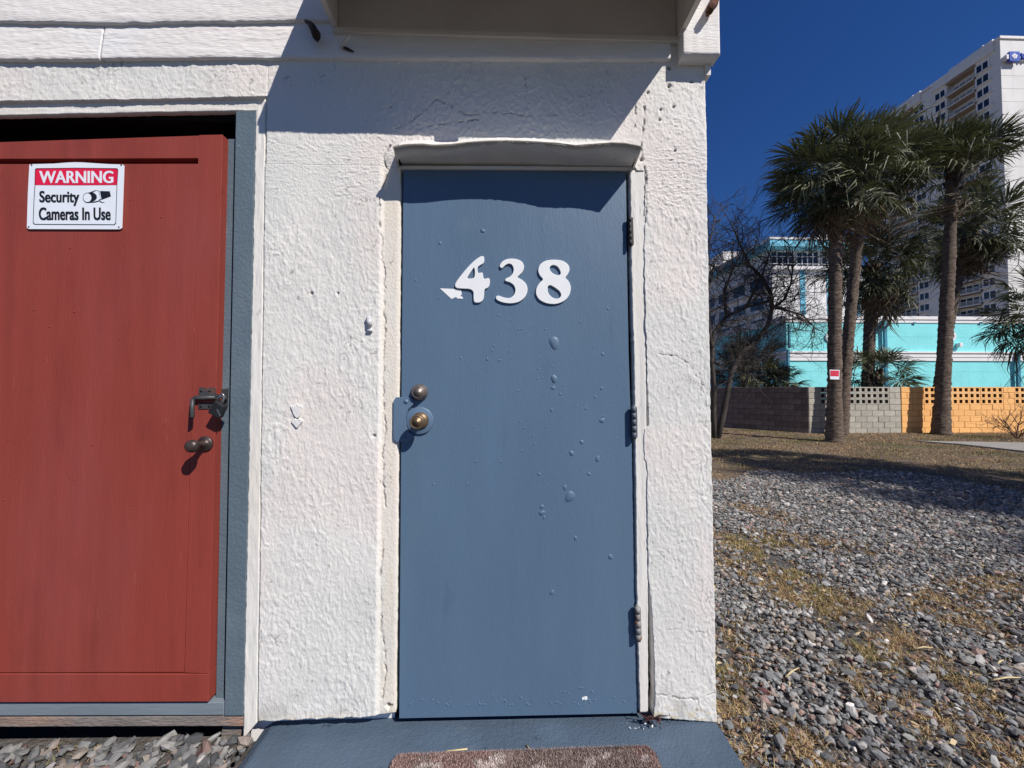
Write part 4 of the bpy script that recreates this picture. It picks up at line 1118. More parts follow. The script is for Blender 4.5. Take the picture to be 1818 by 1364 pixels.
gx, gy = scatter(2200000, (0.7, 0.75), (7.5, 6.2))
keep = (gx > 0.37 * gy - 0.05) & (gx < 1.45 * gy + 0.4) & ~is_lawn(gx, gy) & ~((gx < sr + 0.01) & (gy < YW + 0.05)) & ~((gx < xc + 0.01) & (gy > YW - 0.03))
gx, gy = gx[keep], gy[keep]
mg, md = seg_mask(gx, gy, green_segs), seg_mask(gx, gy, dry_segs)
tuft = noise(gx / 0.035, gy / 0.035) * noise(gx / 0.11 + 5, gy / 0.11)
pr = np.clip(np.maximum(mg, md) * 1.1 - 0.12, 0, 1) * sstep(0.10, 0.42, tuft) * 0.8 * np.clip(2.6 / gy, 0.35, 1) + 0.09 * sstep(0.2, 0.5, tuft)
keep = rng.random(len(gx)) < pr
gx, gy, mg = gx[keep], gy[keep], mg[keep]; n = len(gx)
V1, F1, C1 = blades(gx, gy, np.full(n, 0.006), rng.uniform(0.018, 0.05, n), rng.uniform(0.0016, 0.0030, n) * np.clip(gy / 2.2, 1, 1.8), rng.uniform(0.5, 1.45, n), blade_cols(n, 0.08 + 0.42 * mg))
hx, hy = scatter(16000, (-2.2, 0.9), (sl - 0.012, YW - 0.004))
hm = seg_mask(hx, hy, dry_segs) ; keep = rng.random(len(hx)) < np.clip(hm, 0, 1) * 0.6 + 0.01
hx, hy = hx[keep], hy[keep]; n2 = len(hx)
V2, F2, C2 = blades(hx, hy, np.full(n2, 0.056), rng.uniform(0.02, 0.05, n2), rng.uniform(0.0014, 0.0026, n2), rng.uniform(0.7, 1.5, n2), blade_cols(n2, 0.25))
o = link(bpy.data.objects.new('dry_grass', np_mesh('dry_grass', np.r_[V1, V2], np.r_[F1, F2 + len(V1)], M['blade'], tint=np.r_[C1, C2]))); o['kind'] = 'stuff'
o['label'] = 'patches of dry yellow grass growing through the gravel'
print('blades near', n + n2)
# dead leaf litter among the stones
ex, ey = scatter(60000, (0.75, 0.8), (8.5, 6.0))
keep = (ex > 0.37 * ey - 0.05) & (ex < 1.45 * ey + 0.4) & ~is_lawn(ex, ey) & ~((ex < sr + 0.01) & (ey < YW + 0.05)) & ~((ex < xc + 0.01) & (ey > YW - 0.03))
ex, ey = ex[keep], ey[keep]
keep = rng.random(len(ex)) < 0.12 + 0.75 * np.clip(seg_mask(ex, ey, dry_segs), 0, 1)
ex, ey = ex[keep], ey[keep]; n = len(ex)
aa = rng.uniform(0, 6.28, n); ll = rng.uniform(0.006, 0.02, n); ww_ = ll * rng.uniform(0.12, 0.45, n); ez = rng.uniform(0.012, 0.034, n)
tv = rng.normal(0, 0.006, (n, 4))
V = np.stack([np.stack([ex + a * ll * np.cos(aa) - b * ww_ * np.sin(aa), ey + a * ll * np.sin(aa) + b * ww_ * np.cos(aa), ez + tv[:, i]], 1) for i, (a, b) in enumerate([(-1, 0), (0, -1), (1, 0), (0, 1)])], 1).reshape(-1, 3)
pal = np.array([[0.20, 0.12, 0.075], [0.13, 0.075, 0.05], [0.30, 0.20, 0.12], [0.22, 0.15, 0.12], [0.42, 0.33, 0.2]])
C = np.repeat(pal[rng.integers(0, 5, n)] * rng.uniform(0.7, 1.3, n)[:, None], 4, 0)
o = link(bpy.data.objects.new('leaf_litter', np_mesh('leaf_litter', V, np.arange(n * 4).reshape(-1, 4), M['blade'], tint=C))); o['kind'] = 'stuff'
o['label'] = 'brown leaf litter scattered over the gravel'
print('litter', n)
# long fallen straws
for k, ((x0_, y0_), (x1_, y1_)) in enumerate([((1624, 1152), (1656, 1150)), ((1760, 1208), (1812, 1203)), ((1770, 1180), (1782, 1172)), ((1395, 1202), (1418, 1186))]):
    a, b = G(x0_, y0_, 0.03), G(x1_, y1_, 0.034)
    tag(MB().tube([a, [(a[i] + b[i]) / 2 + (0.006 if i == 2 else 0) for i in range(3)], b], [0.0035, 0.004, 0.002], 5).obj('straw', M['straw']),
        ['pale straw lying level on the gravel, farthest of the long straws from the camera', 'longest pale straw on the gravel, lying level near the picture edge', 'short tilted straw just behind the longest straw on the gravel', 'slanting straw on the gravel nearest to the doorstep'][k], 'straw', 'straws fallen on the gravel')

# lawn blades
bx, by = scatter(270000, (1.6, 4.5), (17, 12.5))
keep = is_lawn(bx, by) & (bx > 0.36 * by) & (bx < 1.42 * by + 0.5)
bx, by = bx[keep], by[keep]
den = noise(bx / 0.09, by / 0.09) * 0.6 + noise(bx / 0.4 + 9, by / 0.4) * 0.6
keep = rng.random(len(bx)) < sstep(0.25, 0.8, den)
bx, by = bx[keep], by[keep]; n = len(bx)
gfac = sstep(0.42, 0.75, noise(bx / 0.9 + 20, by / 0.5)) * 0.75 + 0.25 * (bx < 5)
V, Fq, C = blades(bx, by, np.zeros(n), rng.uniform(0.02, 0.055, n), rng.uniform(0.004, 0.008, n), rng.uniform(0.5, 1.45, n), blade_cols(n, np.clip(gfac, 0.06, 0.8)) * np.array([0.95, 0.92, 0.98]))
o = link(bpy.data.objects.new('lawn_grass', np_mesh('lawn_grass', V, Fq, M['blade'], tint=C))); o['kind'] = 'stuff'
o['label'] = 'brown winter lawn in front of the block walls'
print('lawn', n)

# concrete path
pp = [G(1628, 785.5), G(1700, 790.5), G(1760, 797), G(1818, 803.5), G(1900, 812), G(1960, 800), G(1818, 788.5), G(1740, 787)]
mb = MB().prism([(p[0], p[1], 0.0) for p in pp], (0, 0, 0.035)); o = mb.obj('path', M['path']); o['kind'] = 'structure'

# ------------------------------------------------------------------ palms
def frond_mesh(seed, rad, droop, nleaf=44, spread=118, dead=False):
    r = np.random.default_rng(seed)
    V = []; Fq = []
    # petiole
    pet = 0.62
    mb = MB()
    mb.tube([(0, 0, 0), (pet * 0.5, 0, 0.02), (pet, 0, 0.0)], [0.017, 0.011, 0.008], 4)
    V += mb.v; Fs = [f for f in mb.f]
    for k in range(nleaf):
        th = R(-spread + 2 * spread * (k + 0.5) / nleaf + r.normal(0, 3.0))
        L_ = rad * (0.72 + 0.28 * math.cos(th * 0.75)) * r.uniform(0.72, 1.15)
        c0 = Vector((pet + 0.12 * max(0, math.cos(th)), 0, -0.015 * abs(th)))
        d = Vector((math.cos(th), math.sin(th), 0)); w = Vector((-math.sin(th), math.cos(th), 0))
        up = Vector((0, 0, 1))
        cup = 0.18 * abs(math.sin(th))                # blade sides lifted in a shallow V
        dr = droop * r.uniform(0.2, 1.9); lift = r.normal(0, 0.07)
        p1 = c0 + d * L_ * 0.42 + up * ((cup + lift) * L_ * 0.42 - dr * 0.05)
        p2 = c0 + d * L_ * 0.74 + up * ((cup + lift * 1.6) * L_ * 0.55 - dr * 0.30 * L_)
        p3 = c0 + d * L_ * (0.98 - 0.18 * min(dr, 1.6)) + up * ((cup + lift * 2.0) * L_ * 0.45 - dr * 0.85 * L_) + w * r.normal(0, 0.05)
        ww = L_ * 0.026 * (1.0 if not dead else 0.7)
        fold = ww * 0.7
        o_ = len(V)
        V += [tuple(c0), tuple(p1 + w * ww + up * fold), tuple(p1), tuple(p1 - w * ww + up * fold), tuple(p2 + w * ww * 0.62 + up * fold * 0.5), tuple(p2), tuple(p2 - w * ww * 0.62 + up * fold * 0.5), tuple(p3)]
        Fs += [(o_, o_ + 1, o_ + 2), (o_, o_ + 2, o_ + 3), (o_ + 1, o_ + 4, o_ + 5, o_ + 2), (o_ + 2, o_ + 5, o_ + 6, o_ + 3), (o_ + 4, o_ + 7, o_ + 5), (o_ + 5, o_ + 7, o_ + 6)]
    me = bpy.data.meshes.new('frond'); me.from_pydata(V, [], Fs); me.materials.append(M['frond_dead' if dead else 'frond']); me.update()
    return me
FR = [frond_mesh(1, 0.58, 0.12), frond_mesh(2, 0.62, 0.4), frond_mesh(3, 0.62, 0.7), frond_mesh(4, 0.55, 0.25), frond_mesh(5, 0.62, 0.5), frond_mesh(6, 0.58, 0.05)]
FD = [frond_mesh(11, 0.62, 1.7, 26, 100, True), frond_mesh(12, 0.66, 2.1, 24, 90, True)]

def trunk_mesh(pts, rads, rings, seed):
    """tapered trunk with ring scars through the given local points"""
    r = np.random.default_rng(seed)
    pts = [Vector(p) for p in pts]
    seg = np.cumsum([0] + [(pts[i + 1] - pts[i]).length for i in range(len(pts) - 1)]); seg = seg / seg[-1]
    P_ = []; Rr = []
    for i in range(rings):
        t = i / (rings - 1)
        x = [np.interp(t, seg, [p[k] for p in pts]) for k in range(3)]
        rad = np.interp(t, seg, rads) * (1 + (0.05 if i % 2 else -0.03) + r.normal(0, 0.025))
        P_.append(x); Rr.append(float(rad))
    mb = MB(); mb.tube(P_, Rr, 16)
    v = np.array(mb.v); v += np.random.default_rng(seed + 5).normal(0, 0.006, v.shape); mb.v = [tuple(a) for a in v]
    return mb.mesh('trunk', M['trunk'])

def palm(label, base, top, r0, r1, nf, scale, ring=90, mid=None, group='cabbage palms', elev=(-62, 82), dead=10, seed=1, boots=True, bendx=0.0, zoff=0.0, side=None):
    """base, top: world points of trunk; crown around top"""
    r = np.random.default_rng(seed)
    t = thing('palm_tree', label, 'palm tree', base, 0, group)
    d = Vector(top) - Vector(base)
    m_ = [(d[0] * a + bendx * math.sin(a * math.pi), d[1] * a, d[2] * a) for a in np.linspace(0, 1, 7)]
    rad = list(np.interp(np.linspace(0, 1, 7), [0, 0.12, 0.35, 1], [r0 * 1.35, r0 * 1.05, r0, r1]))
    me = trunk_mesh([(0, 0, -0.03)] + m_, [r0 * 1.5] + rad, ring, seed)
    link(bpy.data.objects.new('trunk', me), t)
    c = d
    if boots:
        mb = MB()
        for k in range(38):
            a = r.uniform(0, 6.28); z = r.uniform(-0.55, 0.05) * scale; rr = r1 * (1.0 + 0.25 * r.random())
            p0 = Vector((c[0] + math.cos(a) * rr * 0.8, c[1] + math.sin(a) * rr * 0.8, c[2] + z)); p1 = p0 + Vector((math.cos(a) * 0.10, math.sin(a) * 0.10, 0.16)) * scale
            mb.tube([p0, p1], [0.045 * scale, 0.02 * scale], 5)
        mb.obj('boot', M['boot'], t)
    for k in range(nf + dead):
        isd = k >= nf
        az = k * 2.39996 + r.normal(0, 0.25)
        f = (k + 0.5) / nf
        el = R(elev[1] + (elev[0] - elev[1]) * f ** 0.85 + r.normal(0, 7)) if not isd else R(r.uniform(-85, -40))
        if side is not None and r.random() < 0.5: az = side + r.normal(0, 0.9)
        me = FD[r.integers(0, 2)] if isd else FR[r.integers(0, 6)]
        fo = bpy.data.objects.new('frond', me)
        sc = scale * r.uniform(0.85, 1.12)
        fo.matrix_basis = Matrix.Translation(c + Vector((math.cos(az) * r1 * 0.5, math.sin(az) * r1 * 0.5, r.uniform(-0.25, 0.08) * scale))) @ Matrix.Rotation(az, 4, 'Z') @ Matrix.Rotation(-el, 4, 'Y') @ Matrix.Rotation(r.normal(0, 0.45), 4, 'X') @ Matrix.Scale(sc, 4)
        link(fo, t)
    return t

def pt(px, py, Y):
    return P(px, py, Y)
def gbase(px, py):
    return G(px, py)
bA = G(1481, 785); palm('tall palm trunk bearing the small red sign, in front of the grey block wall', bA, P(1484, 318, bA[1]), 0.140, 0.118, 66, 1.22, seed=3, dead=12, side=2.9)
bB = (P(1491, 700, 10.83)[0], 10.83, 0); palm('palm leaning away behind the trunk with the red sign', bB, P(1538, 300, bB[1]), 0.135, 0.115, 62, 1.25, seed=8, dead=16, bendx=-0.06)
bE = (P(1668, 700, 10.83)[0], 10.83, 0); palm('thick dark palm trunk standing alone in front of the orange block wall', bE, P(1692, 300, bE[1]), 0.155, 0.12, 56, 1.2, seed=12, dead=2, elev=(2, 86))
YF = 13.6
bF = (P(1656, 690, YF)[0], YF, 0); palm('palm half hidden behind the thick dark trunk, beyond the orange wall', bF, P(1722, 400, YF), 0.15, 0.13, 50, 1.45, seed=21, dead=14, bendx=-0.12)
YC = 13.2
bC = (P(1536, 690, YC)[0], YC, 0); palm('dark shaded palm beyond the grey wall with its crown below the other crowns', bC, P(1548, 478, YC), 0.17, 0.15, 48, 1.36, seed=33, dead=10)
YDm = 12.6
bD = (P(1556, 720, YDm)[0], YDm, 0); palm('short young palm with small fans rising over the grey block wall', bD, P(1556, 662, YDm), 0.10, 0.09, 22, 0.95, ring=20, seed=41, dead=2, elev=(-25, 70), boots=True)
YG = 12.6
bG = (P(1872, 760, YG)[0], YG, 0); palm('palm at the picture edge with its fans reaching in over the orange wall', bG, P(1858, 556, YG), 0.15, 0.14, 40, 1.32, seed=52, dead=8)
for k, (x, y, yy, sc, sd_) in enumerate([(1322, 655, 14.9, 1.35, 61), (1366, 690, 15.1, 1.0, 62)]):
    b_ = (P(x, y, yy)[0], yy, 0)
    palm(['bushy low palm behind the bare tree and the dark wall', 'small fan palm peeping over the end of the dark wall'][k], b_, P(x, y, yy), 0.13, 0.12, 34, sc, ring=16, seed=sd_, dead=4, elev=(-35, 85))
# the palms whose shade crosses the lawn and gravel stand just outside the view
for k, (x, y, h, sd_) in enumerate([(9.3, 2.35, 5.7, 71), (10.8, 0.7, 5.5, 72), (12.3, -0.8, 5.3, 73), (8.0, -1.0, 3.9, 74), (8.9, 1.15, 5.4, 75), (10.3, -0.4, 5.2, 76)]):
    palm(['first palm of the row outside the view that shades the lawn', 'middle palm of the row outside the view that shades the gravel', 'last palm of the row outside the view, farthest from the lawn', 'low palm outside the view that shades the nearer gravel', 'palm outside the view shading the edge between lawn and gravel', 'palm outside the view standing behind the shaded edge of the gravel'][k], (x, y, 0), (x + 0.1, y, h), 0.17, 0.15, 40, 1.15, ring=40, seed=sd_, dead=8, group='palms outside the view')

# small sign on the trunk
q = P(1482, 665, bA[1] - 0.20)
ts = thing('trunk_sign', 'small red and white sign fixed to the palm trunk', 'sign', q)
TI = inv(ts); Yt_ = q[1]
MB().prism(poly_px([(1473, 656.5), (1491, 657), (1490, 674), (1474, 673.5)], Yt_), (0, 0.006, 0)).obj('plate', M['sign_white'], ts, TI)
MB().add(poly_px([(1474.2, 658), (1489.8, 658.4), (1489.3, 668.3), (1474.5, 668)], Yt_ - 0.003), [(0, 1, 2, 3)]).obj('red_panel', M['sign_red'], ts, TI)
mb = MB()
for i, (x0_, x1_) in enumerate([(1476, 1478.4), (1479.2, 1481), (1482, 1484.2), (1485, 1487.6)]):
    for yy in (660.5, 664.2):
        mb.add(poly_px([(x0_, yy), (x1_, yy), (x1_, yy + 1.6), (x0_, yy + 1.6)], Yt_ - 0.005), [(0, 1, 2, 3)])
M['faded'] = mat('faded_lettering', (0.62, 0.10, 0.13), 0.5)
mb.obj('lettering', M['faded'], ts, TI)

# ------------------------------------------------------------------ bare tree and bare shrub
def limb(mb, pts, r0, r1, n=7):
    pts = [Vector(p) for p in pts]; m_ = len(pts)
    rads = [r0 + (r1 - r0) * i / (m_ - 1) for i in range(m_)]
    mb.tube(pts, rads, n)
def twig(mb, p, d, length, r, depth, rr, up=0.12, n=3):
    pts = [p]; dd = Vector(d); steps = 4
    for i in range(steps):
        dd = (dd + Vector(rr.normal(0, 0.24, 3)) + Vector((0, 0, up * rr.uniform(-0.5, 1.2)))).normalized()
        pts.append(pts[-1] + dd * length / steps)
    mb.tube(pts, [r * (1 - 0.12 * i) for i in range(steps + 1)], n if depth < 2 else 4, cap=False)
    if depth > 0:
        for k in range(rr.integers(2, 5)):
            i = rr.integers(1, steps + 1)
            nd = (dd + Vector(rr.normal(0, 0.75, 3))).normalized()
            twig(mb, pts[i], nd, length * rr.uniform(0.55, 0.85), r * 0.58, depth - 1, rr, up)
YB = 10.2
tb = P(1277, 755, YB)
bt = thing('bare_tree', 'bare leafless tree with dark twisting limbs beside the building corner', 'tree', (tb[0], YB, 0)); BT = inv(bt)
rr = np.random.default_rng(5)
def tp(pxs, wob=0.25):
    out = []
    for i, (x, y) in enumerate(pxs):
        Y = YB + (0 if i < 2 else rr.normal(0, wob))
        out.append(P(x, y, Y))
    return out
limbs = [
    (tp([(1272, 785), (1283, 742), (1290, 705), (1298, 665), (1316, 628), (1343, 606), (1363, 578), (1371, 548)], 0.1), 0.085, 0.05),
    (tp([(1268, 790), (1267, 730), (1268, 690), (1264, 640), (1268, 590), (1290, 562), (1325, 545), (1372, 533)], 0.12), 0.075, 0.035),
    (tp([(1266, 640), (1258, 580), (1256, 520), (1268, 470)], 0.12), 0.07, 0.03),
    (tp([(1371, 548), (1368, 520), (1352, 492), (1330, 470), (1312, 430), (1300, 400)], 0.15), 0.06, 0.016),
    (tp([(1371, 548), (1392, 532), (1404, 505), (1408, 470)], 0.15), 0.045, 0.014),
    (tp([(1371, 545), (1400, 552), (1425, 560), (1450, 585)], 0.15), 0.04, 0.012),
    (tp([(1290, 562), (1285, 520), (1300, 480), (1322, 440)], 0.15), 0.045, 0.014),
    (tp([(1325, 545), (1345, 505), (1360, 470), (1372, 430)], 0.15), 0.04, 0.012),
    (tp([(1256, 520), (1250, 470), (1262, 420), (1270, 385)], 0.15), 0.035, 0.010),
    (tp([(1298, 665), (1310, 650), (1330, 655), (1345, 640)], 0.1), 0.035, 0.012),
]
for pts, r0, r1 in limbs:
    mb = MB(); limb(mb, pts, r0, r1); mb.obj('limb', M['bark'], bt, BT)
mb = MB()
for li, (pts, r0, r1) in enumerate(limbs):
    if li == 0: rng_i = range(4, len(pts))
    elif li == 1: rng_i = range(3, len(pts))
    else: rng_i = range(1, len(pts))
    for i in rng_i:
        for k in range(6):
            a = Vector(pts[i]); b = Vector(pts[max(i - 1, 0)])
            p = a.lerp(b, rr.uniform(0, 0.9)); d = ((a - b).normalized() + Vector(rr.normal(0, 0.8, 3))).normalized()
            twig(mb, p, d, rr.uniform(0.5, 0.95), 0.013, 3, rr)
o = mb.obj('twigs', M['bark'], bt, BT); o['kind'] = 'stuff'

sb = G(1806, 779)
sh = thing('bare_shrub', 'leafless brown shrub in front of the orange wall', 'shrub', sb)
mb = MB()
for k in range(9):
    d = Vector((rr.normal(-0.25, 0.75), rr.normal(0, 0.35), rr.uniform(0.5, 1.0))).normalized()
    twig(mb, Vector((0, 0, 0)), d, rr.uniform(0.5, 0.85), 0.013, 3, rr, up=0.02)
mb.obj('twigs', M['shrub'], sh)['kind'] = 'stuff'

# ------------------------------------------------------------------ block walls
YWL = 11.25
def block_wall(name, label, origin, ang, ncol, nrow, bw_, bh, m, mm, screen_cols=None, group=None, thick=0.17, top_rows=3):
    t = thing(name, label, 'wall', origin, ang, group)
    g = 0.011
    def bx(w, j=0):
        return MB().box((g / 2, 0, g / 2), (w - g / 2, thick, bh - g / 2)).obj
    meshes = {}
    def get(key):
        if key in meshes: return meshes[key]
        mb = MB()
        if key == 'screen':
            # one block with two openings right through
            w = bw_; hw = w * 0.285; hh = bh * 0.60
            xs = [0.004, w * 0.25 - hw / 2, w * 0.25 + hw / 2, w * 0.75 - hw / 2, w * 0.75 + hw / 2, w - 0.004]
            z0_, z1_ = (bh - hh) / 2, (bh + hh) / 2
            for ya_, yb_, mi in ((0, 0.022, 0), (0.0225, thick, 1)):
                mb.box((xs[0], ya_, 0.003), (xs[5], yb_, z0_), mi); mb.box((xs[0], ya_, z1_), (xs[5], yb_, bh - 0.003), mi)
                for a, b in ((xs[0], xs[1]), (xs[2], xs[3]), (xs[4], xs[5])):
                    mb.box((a, ya_ + 0.0015, z0_ - 0.002), (b, yb_ - 0.0015, z1_ + 0.002), mi)
        else:
            w = bw_ if key == 'full' else bw_ / 2
            mb.box((g / 2, 0, g / 2), (w - g / 2, thick, bh - g / 2))
        meshes[key] = mb.mesh('block', [m, M['block_inside']])
        if key != 'screen':
            me = meshes[key]; bm = bmesh.new(); bm.from_mesh(me); bmesh.ops.bevel(bm, geom=list(bm.edges), offset=0.006, segments=1, affect='EDGES'); bm.to_mesh(me); bm.free()
        return meshes[key]
    r = np.random.default_rng(len(name) + ncol)
    def put(key, x, row, nm='block'):
        o = bpy.data.objects.new(nm, get(key)); link(o, t)
        o.location = (x, r.uniform(-0.004, 0.004), row * bh - 0.03)
    mo = MB()
    for row in range(nrow):
        top = row >= nrow - top_rows
        if screen_cols and top:
            c = 0
            for c in range(ncol):
                if any(a <= c < b for a, b in screen_cols):
                    put('screen', c * bw_, row)
                else:
                    put('full', c * bw_, row) if (row % 2) else (put('half', c * bw_, row), put('half', (c + 0.5) * bw_, row))
            continue
        if row % 2 == 0:
            for c in range(ncol): put('full', c * bw_, row)
        else:
            put('half', 0, row)
            for c in range(ncol - 1): put('full', (c + 0.5) * bw_, row)
            put('half', (ncol - 0.5) * bw_, row)
    # mortar core, only where the blocks are solid
    zt_s = (nrow - (top_rows if screen_cols else 0)) * bh - 0.03
    mo.box((0.004, 0.007, -0.1), (ncol * bw_ - 0.004, thick - 0.007, zt_s - 0.004))
    if screen_cols:
        prev = 0
        for a, b in list(screen_cols) + [(ncol, ncol)]:
            if a > prev: mo.box((prev * bw_ + 0.004, 0.007, zt_s - 0.003), (a * bw_ - 0.004, thick - 0.007, nrow * bh - 0.036))
            prev = b
    mo.obj('mortar', mm, t)
    return t
gx0 = P(1437, 770, YWL)[0]; gx1 = P(1601, 770, YWL)[0]
bh = (z_of(687, YWL, 1520) + 0.03) / 8
gw = (gx1 - gx0) / 8
block_wall('block_wall', 'grey block wall with pierced openings along its top, behind the signed palm', (gx0, YWL, 0), 0, 8, 8, gw, bh, M['block'], M['mortar'], [(1, 7)])
bw2 = gw * 1.0
block_wall('block_wall', 'orange painted block wall with pierced openings along its top', (gx1 + 0.004, YWL - 0.01, 0), 0, 18, 8, bw2, bh, M['block_orange'], M['mortar_orange'], [(2, 9), (10, 17)])
phi = R(52)
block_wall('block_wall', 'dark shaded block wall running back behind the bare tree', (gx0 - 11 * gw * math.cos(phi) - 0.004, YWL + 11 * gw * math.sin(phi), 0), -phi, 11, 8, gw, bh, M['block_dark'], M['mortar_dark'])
# ------------------------------------------------------------------ turquoise building beyond the walls
YT = 25.0
tx0 = P(1396, 620, YT)[0]; tx1 = tx0 + 26
ztop = z_of(562, YT, 1600); zc1 = z_of(573.5, YT, 1600); zb1 = z_of(624.5, YT, 1600); zb0 = z_of(641, YT, 1600)
tq = thing('turquoise_building', 'low turquoise building with white bands beyond the block walls', 'building', (tx0, YT, 0)); TQ = inv(tq)
DEP = 12
MB().box((tx0, YT, 0), (tx1, YT + DEP, zc1)).obj('wall', M['turq'], tq, TQ)
def band(z0, z1, pr, nm):
    MB().box((tx0 - pr, YT - pr, z0), (tx1 + pr, YT + DEP + pr, z1)).obj(nm, M['bwhite'], tq, TQ)
hc = ztop - zc1
band(zc1, zc1 + hc * 0.48, 0.05, 'cornice'); band(zc1 + hc * 0.5, ztop, 0.10, 'cornice')
hb = zb1 - zb0
band(zb0, zb0 + hb * 0.38, 0.07, 'band'); band(zb0 + hb * 0.4, zb0 + hb * 0.8, 0.10, 'band'); band(zb0 + hb * 0.82, zb1, 0.16, 'band')
for py in (598, 660):
    zz = z_of(py, YT, 1600); MB().box((tx0 - 0.006, YT - 0.008, zz), (tx1, YT + 0.1, zz + 0.025)).obj('wall_joint', M['turq'], tq, TQ)
def pipe(px, y0, y1, w=0.07, head=False):
    x = P(px, 650, YT)[0]
    mb = MB().box((x - w, YT - 0.24, z_of(y1, YT, 1600)), (x + w, YT - 0.11, z_of(y0, YT, 1600)))
    if head:
        zz = z_of(y0, YT, 1600); mb.box((x - 0.2, YT - 0.35, zz - 0.05), (x + 0.17, YT - 0.02, zz + 0.35))
    mb.obj('downspout', M['teal'], tq, TQ)
pipe(1568, 580, 700, 0.085, True); pipe(1801, 625, 700, 0.10); pipe(1398.5, 578, 619, 0.05); pipe(1396, 622, 700, 0.06)
for px in (1622, 1739):
    q = P(px, 572.5, YT); mb = MB().box((q[0] - 0.08, YT - 0.09, q[2] - 0.11), (q[0] + 0.08, YT + 0.02, q[2] - 0.0)); mb.obj('vent', M['teal'], tq, TQ)
q = P(1699, 613, YT); MB().box((q[0] - 0.1, YT - 0.26, q[2] - 0.14), (q[0] + 0.11, YT, q[2] + 0.12)).obj('wall_lamp', M['bwhite'], tq, TQ, 0.02)
for px, py in ((1473, 598), (1686, 597)):
    q = P(px, py, YT); n = 28; mb = MB(); vs = []; fs = []
    for (rr_, yy) in ((0.22, -0.001), (0.22, -0.10), (0.34, -0.10), (0.34, -0.001)):
        vs += [(q[0] + rr_ * math.cos(2 * math.pi * k / n), YT + yy, q[2] + rr_ * math.sin(2 * math.pi * k / n)) for k in range(n)]
    for i in range(3):
        for k in range(n): fs.append((i * n + k, i * n + (k + 1) % n, (i + 1) * n + (k + 1) % n, (i + 1) * n + k))
    mb.add(vs, fs); mb.obj('porthole_ring', M['bwhite'], tq, TQ)

# ------------------------------------------------------------------ white office block behind it
YO = 46.0
ox0 = P(1371, 500, YO)[0]; ox1 = P(1545, 500, YO)[0]
zo = z_of(425, YO, 1430)
ob = thing('office_building', 'white building with a blue roof band and a glazed top floor behind the turquoise one', 'building', (ox0, YO, 0)); OB = inv(ob)
zr1 = z_of(440, YO, 1430); zg0 = z_of(473, YO, 1430)
MB().box((ox0, YO, 0), (ox1, YO + 36, zg0 - 0.5)).obj('wall', M['bwhite'], ob, OB)
MB().box((ox0 + 0.3, YO + 0.9, zg0 - 0.5), (ox1 - 0.3, YO + 35, zr1)).obj('upper_wall', M['bwhite'], ob, OB)
xr = P(1362, 430, YO)[0]
MB().box((xr, YO - 0.5, zr1), (ox1 + 0.5, YO + 35.5, zo - 0.25)).obj('roof_band', M['azure'], ob, OB)
MB().box((xr - 0.1, YO - 0.6, zo - 0.25), (ox1 + 0.6, YO + 35.6, zo)).obj('coping', M['bwhite'], ob, OB)
MB().box((ox0 - 0.2, YO - 0.45, zg0 - 0.5), (ox1 + 0.3, YO + 36.2, zg0 - 0.12)).obj('ledge', M['bwhite'], ob, OB)
def ofx(px): return P(px, 455, YO)[0]
zw0, zw1 = zg0 + 0.05, zr1 - 0.25
gl = MB().box((ofx(1377), YO + 0.82, zw0), (ofx(1418), YO + 0.9, zw1)).obj('window', M['pane'], ob, OB)
def bars(par, xa_, xb_, n, yf):
    mb = MB()
    for k in range(n + 1):
        x = xa_ + (xb_ - xa_) * k / n; mb.box((x - 0.055, yf - 0.05, zw0), (x + 0.055, yf + 0.02, zw1))
    mb.box((xa_ - 0.05, yf - 0.06, zw1 - 0.05), (xb_ + 0.05, yf + 0.015, zw1 + 0.06)); mb.box((xa_ - 0.05, yf - 0.06, zw0 + 1.35), (xb_ + 0.05, yf + 0.015, zw0 + 1.43))
    mb.box((xa_ - 0.05, yf - 0.07, zw0 + 0.45), (xb_ + 0.05, yf + 0.01, zw0 + 0.52))
    mb.obj('mullion', M['rail'], par)
bars(gl, ofx(1377), ofx(1418), 4, YO + 0.8)
g2 = MB().box((ofx(1423), YO + 0.82, zw0), (ofx(1462), YO + 0.9, zw1)).obj('window', M['pane'], ob, OB); bars(g2, ofx(1423), ofx(1462), 4, YO + 0.8)
g3 = MB().box((ofx(1468), YO + 0.82, zw0), (ofx(1530), YO + 0.9, zw1)).obj('window', M['pane'], ob, OB); bars(g3, ofx(1468), ofx(1530), 6, YO + 0.8)
for px in (1423.5, 1471, 1520):
    MB().box((ofx(px) - 0.32, YO - 0.06, 2), (ofx(px) + 0.32, YO + 0.02, zg0 - 0.52)).obj('pilaster', M['azure'], ob, OB)
for px, w, h in ((1466, 0.35, 1.3), (1460, 0.16, 0.75), (1452, 0.12, 1.5), (1446, 0.1, 1.1)):
    q = P(px, 420, YO + 2); MB().box((q[0] - w, YO + 1.5, zo), (q[0] + w, YO + 2.2, zo + h)).obj('roof_unit', M['bwhite'], ob, OB)
# shaded flank with rows of windows
for fl in range(5):
    z0_ = zg0 - 2.2 - fl * 2.6
    for k in range(9):
        y0_ = YO + 1.6 + k * 3.7
        MB().box((ox0 - 0.06, y0_, z0_), (ox0 + 0.1, y0_ + 2.5, z0_ + 1.35)).obj('window', M['pane'], ob, OB)
    MB().box((ox0 - 0.35, YO + 0.5, z0_ - 0.55), (ox0 + 0.05, YO + 35, z0_ - 0.3)).obj('ledge', M['cream'], ob, OB)
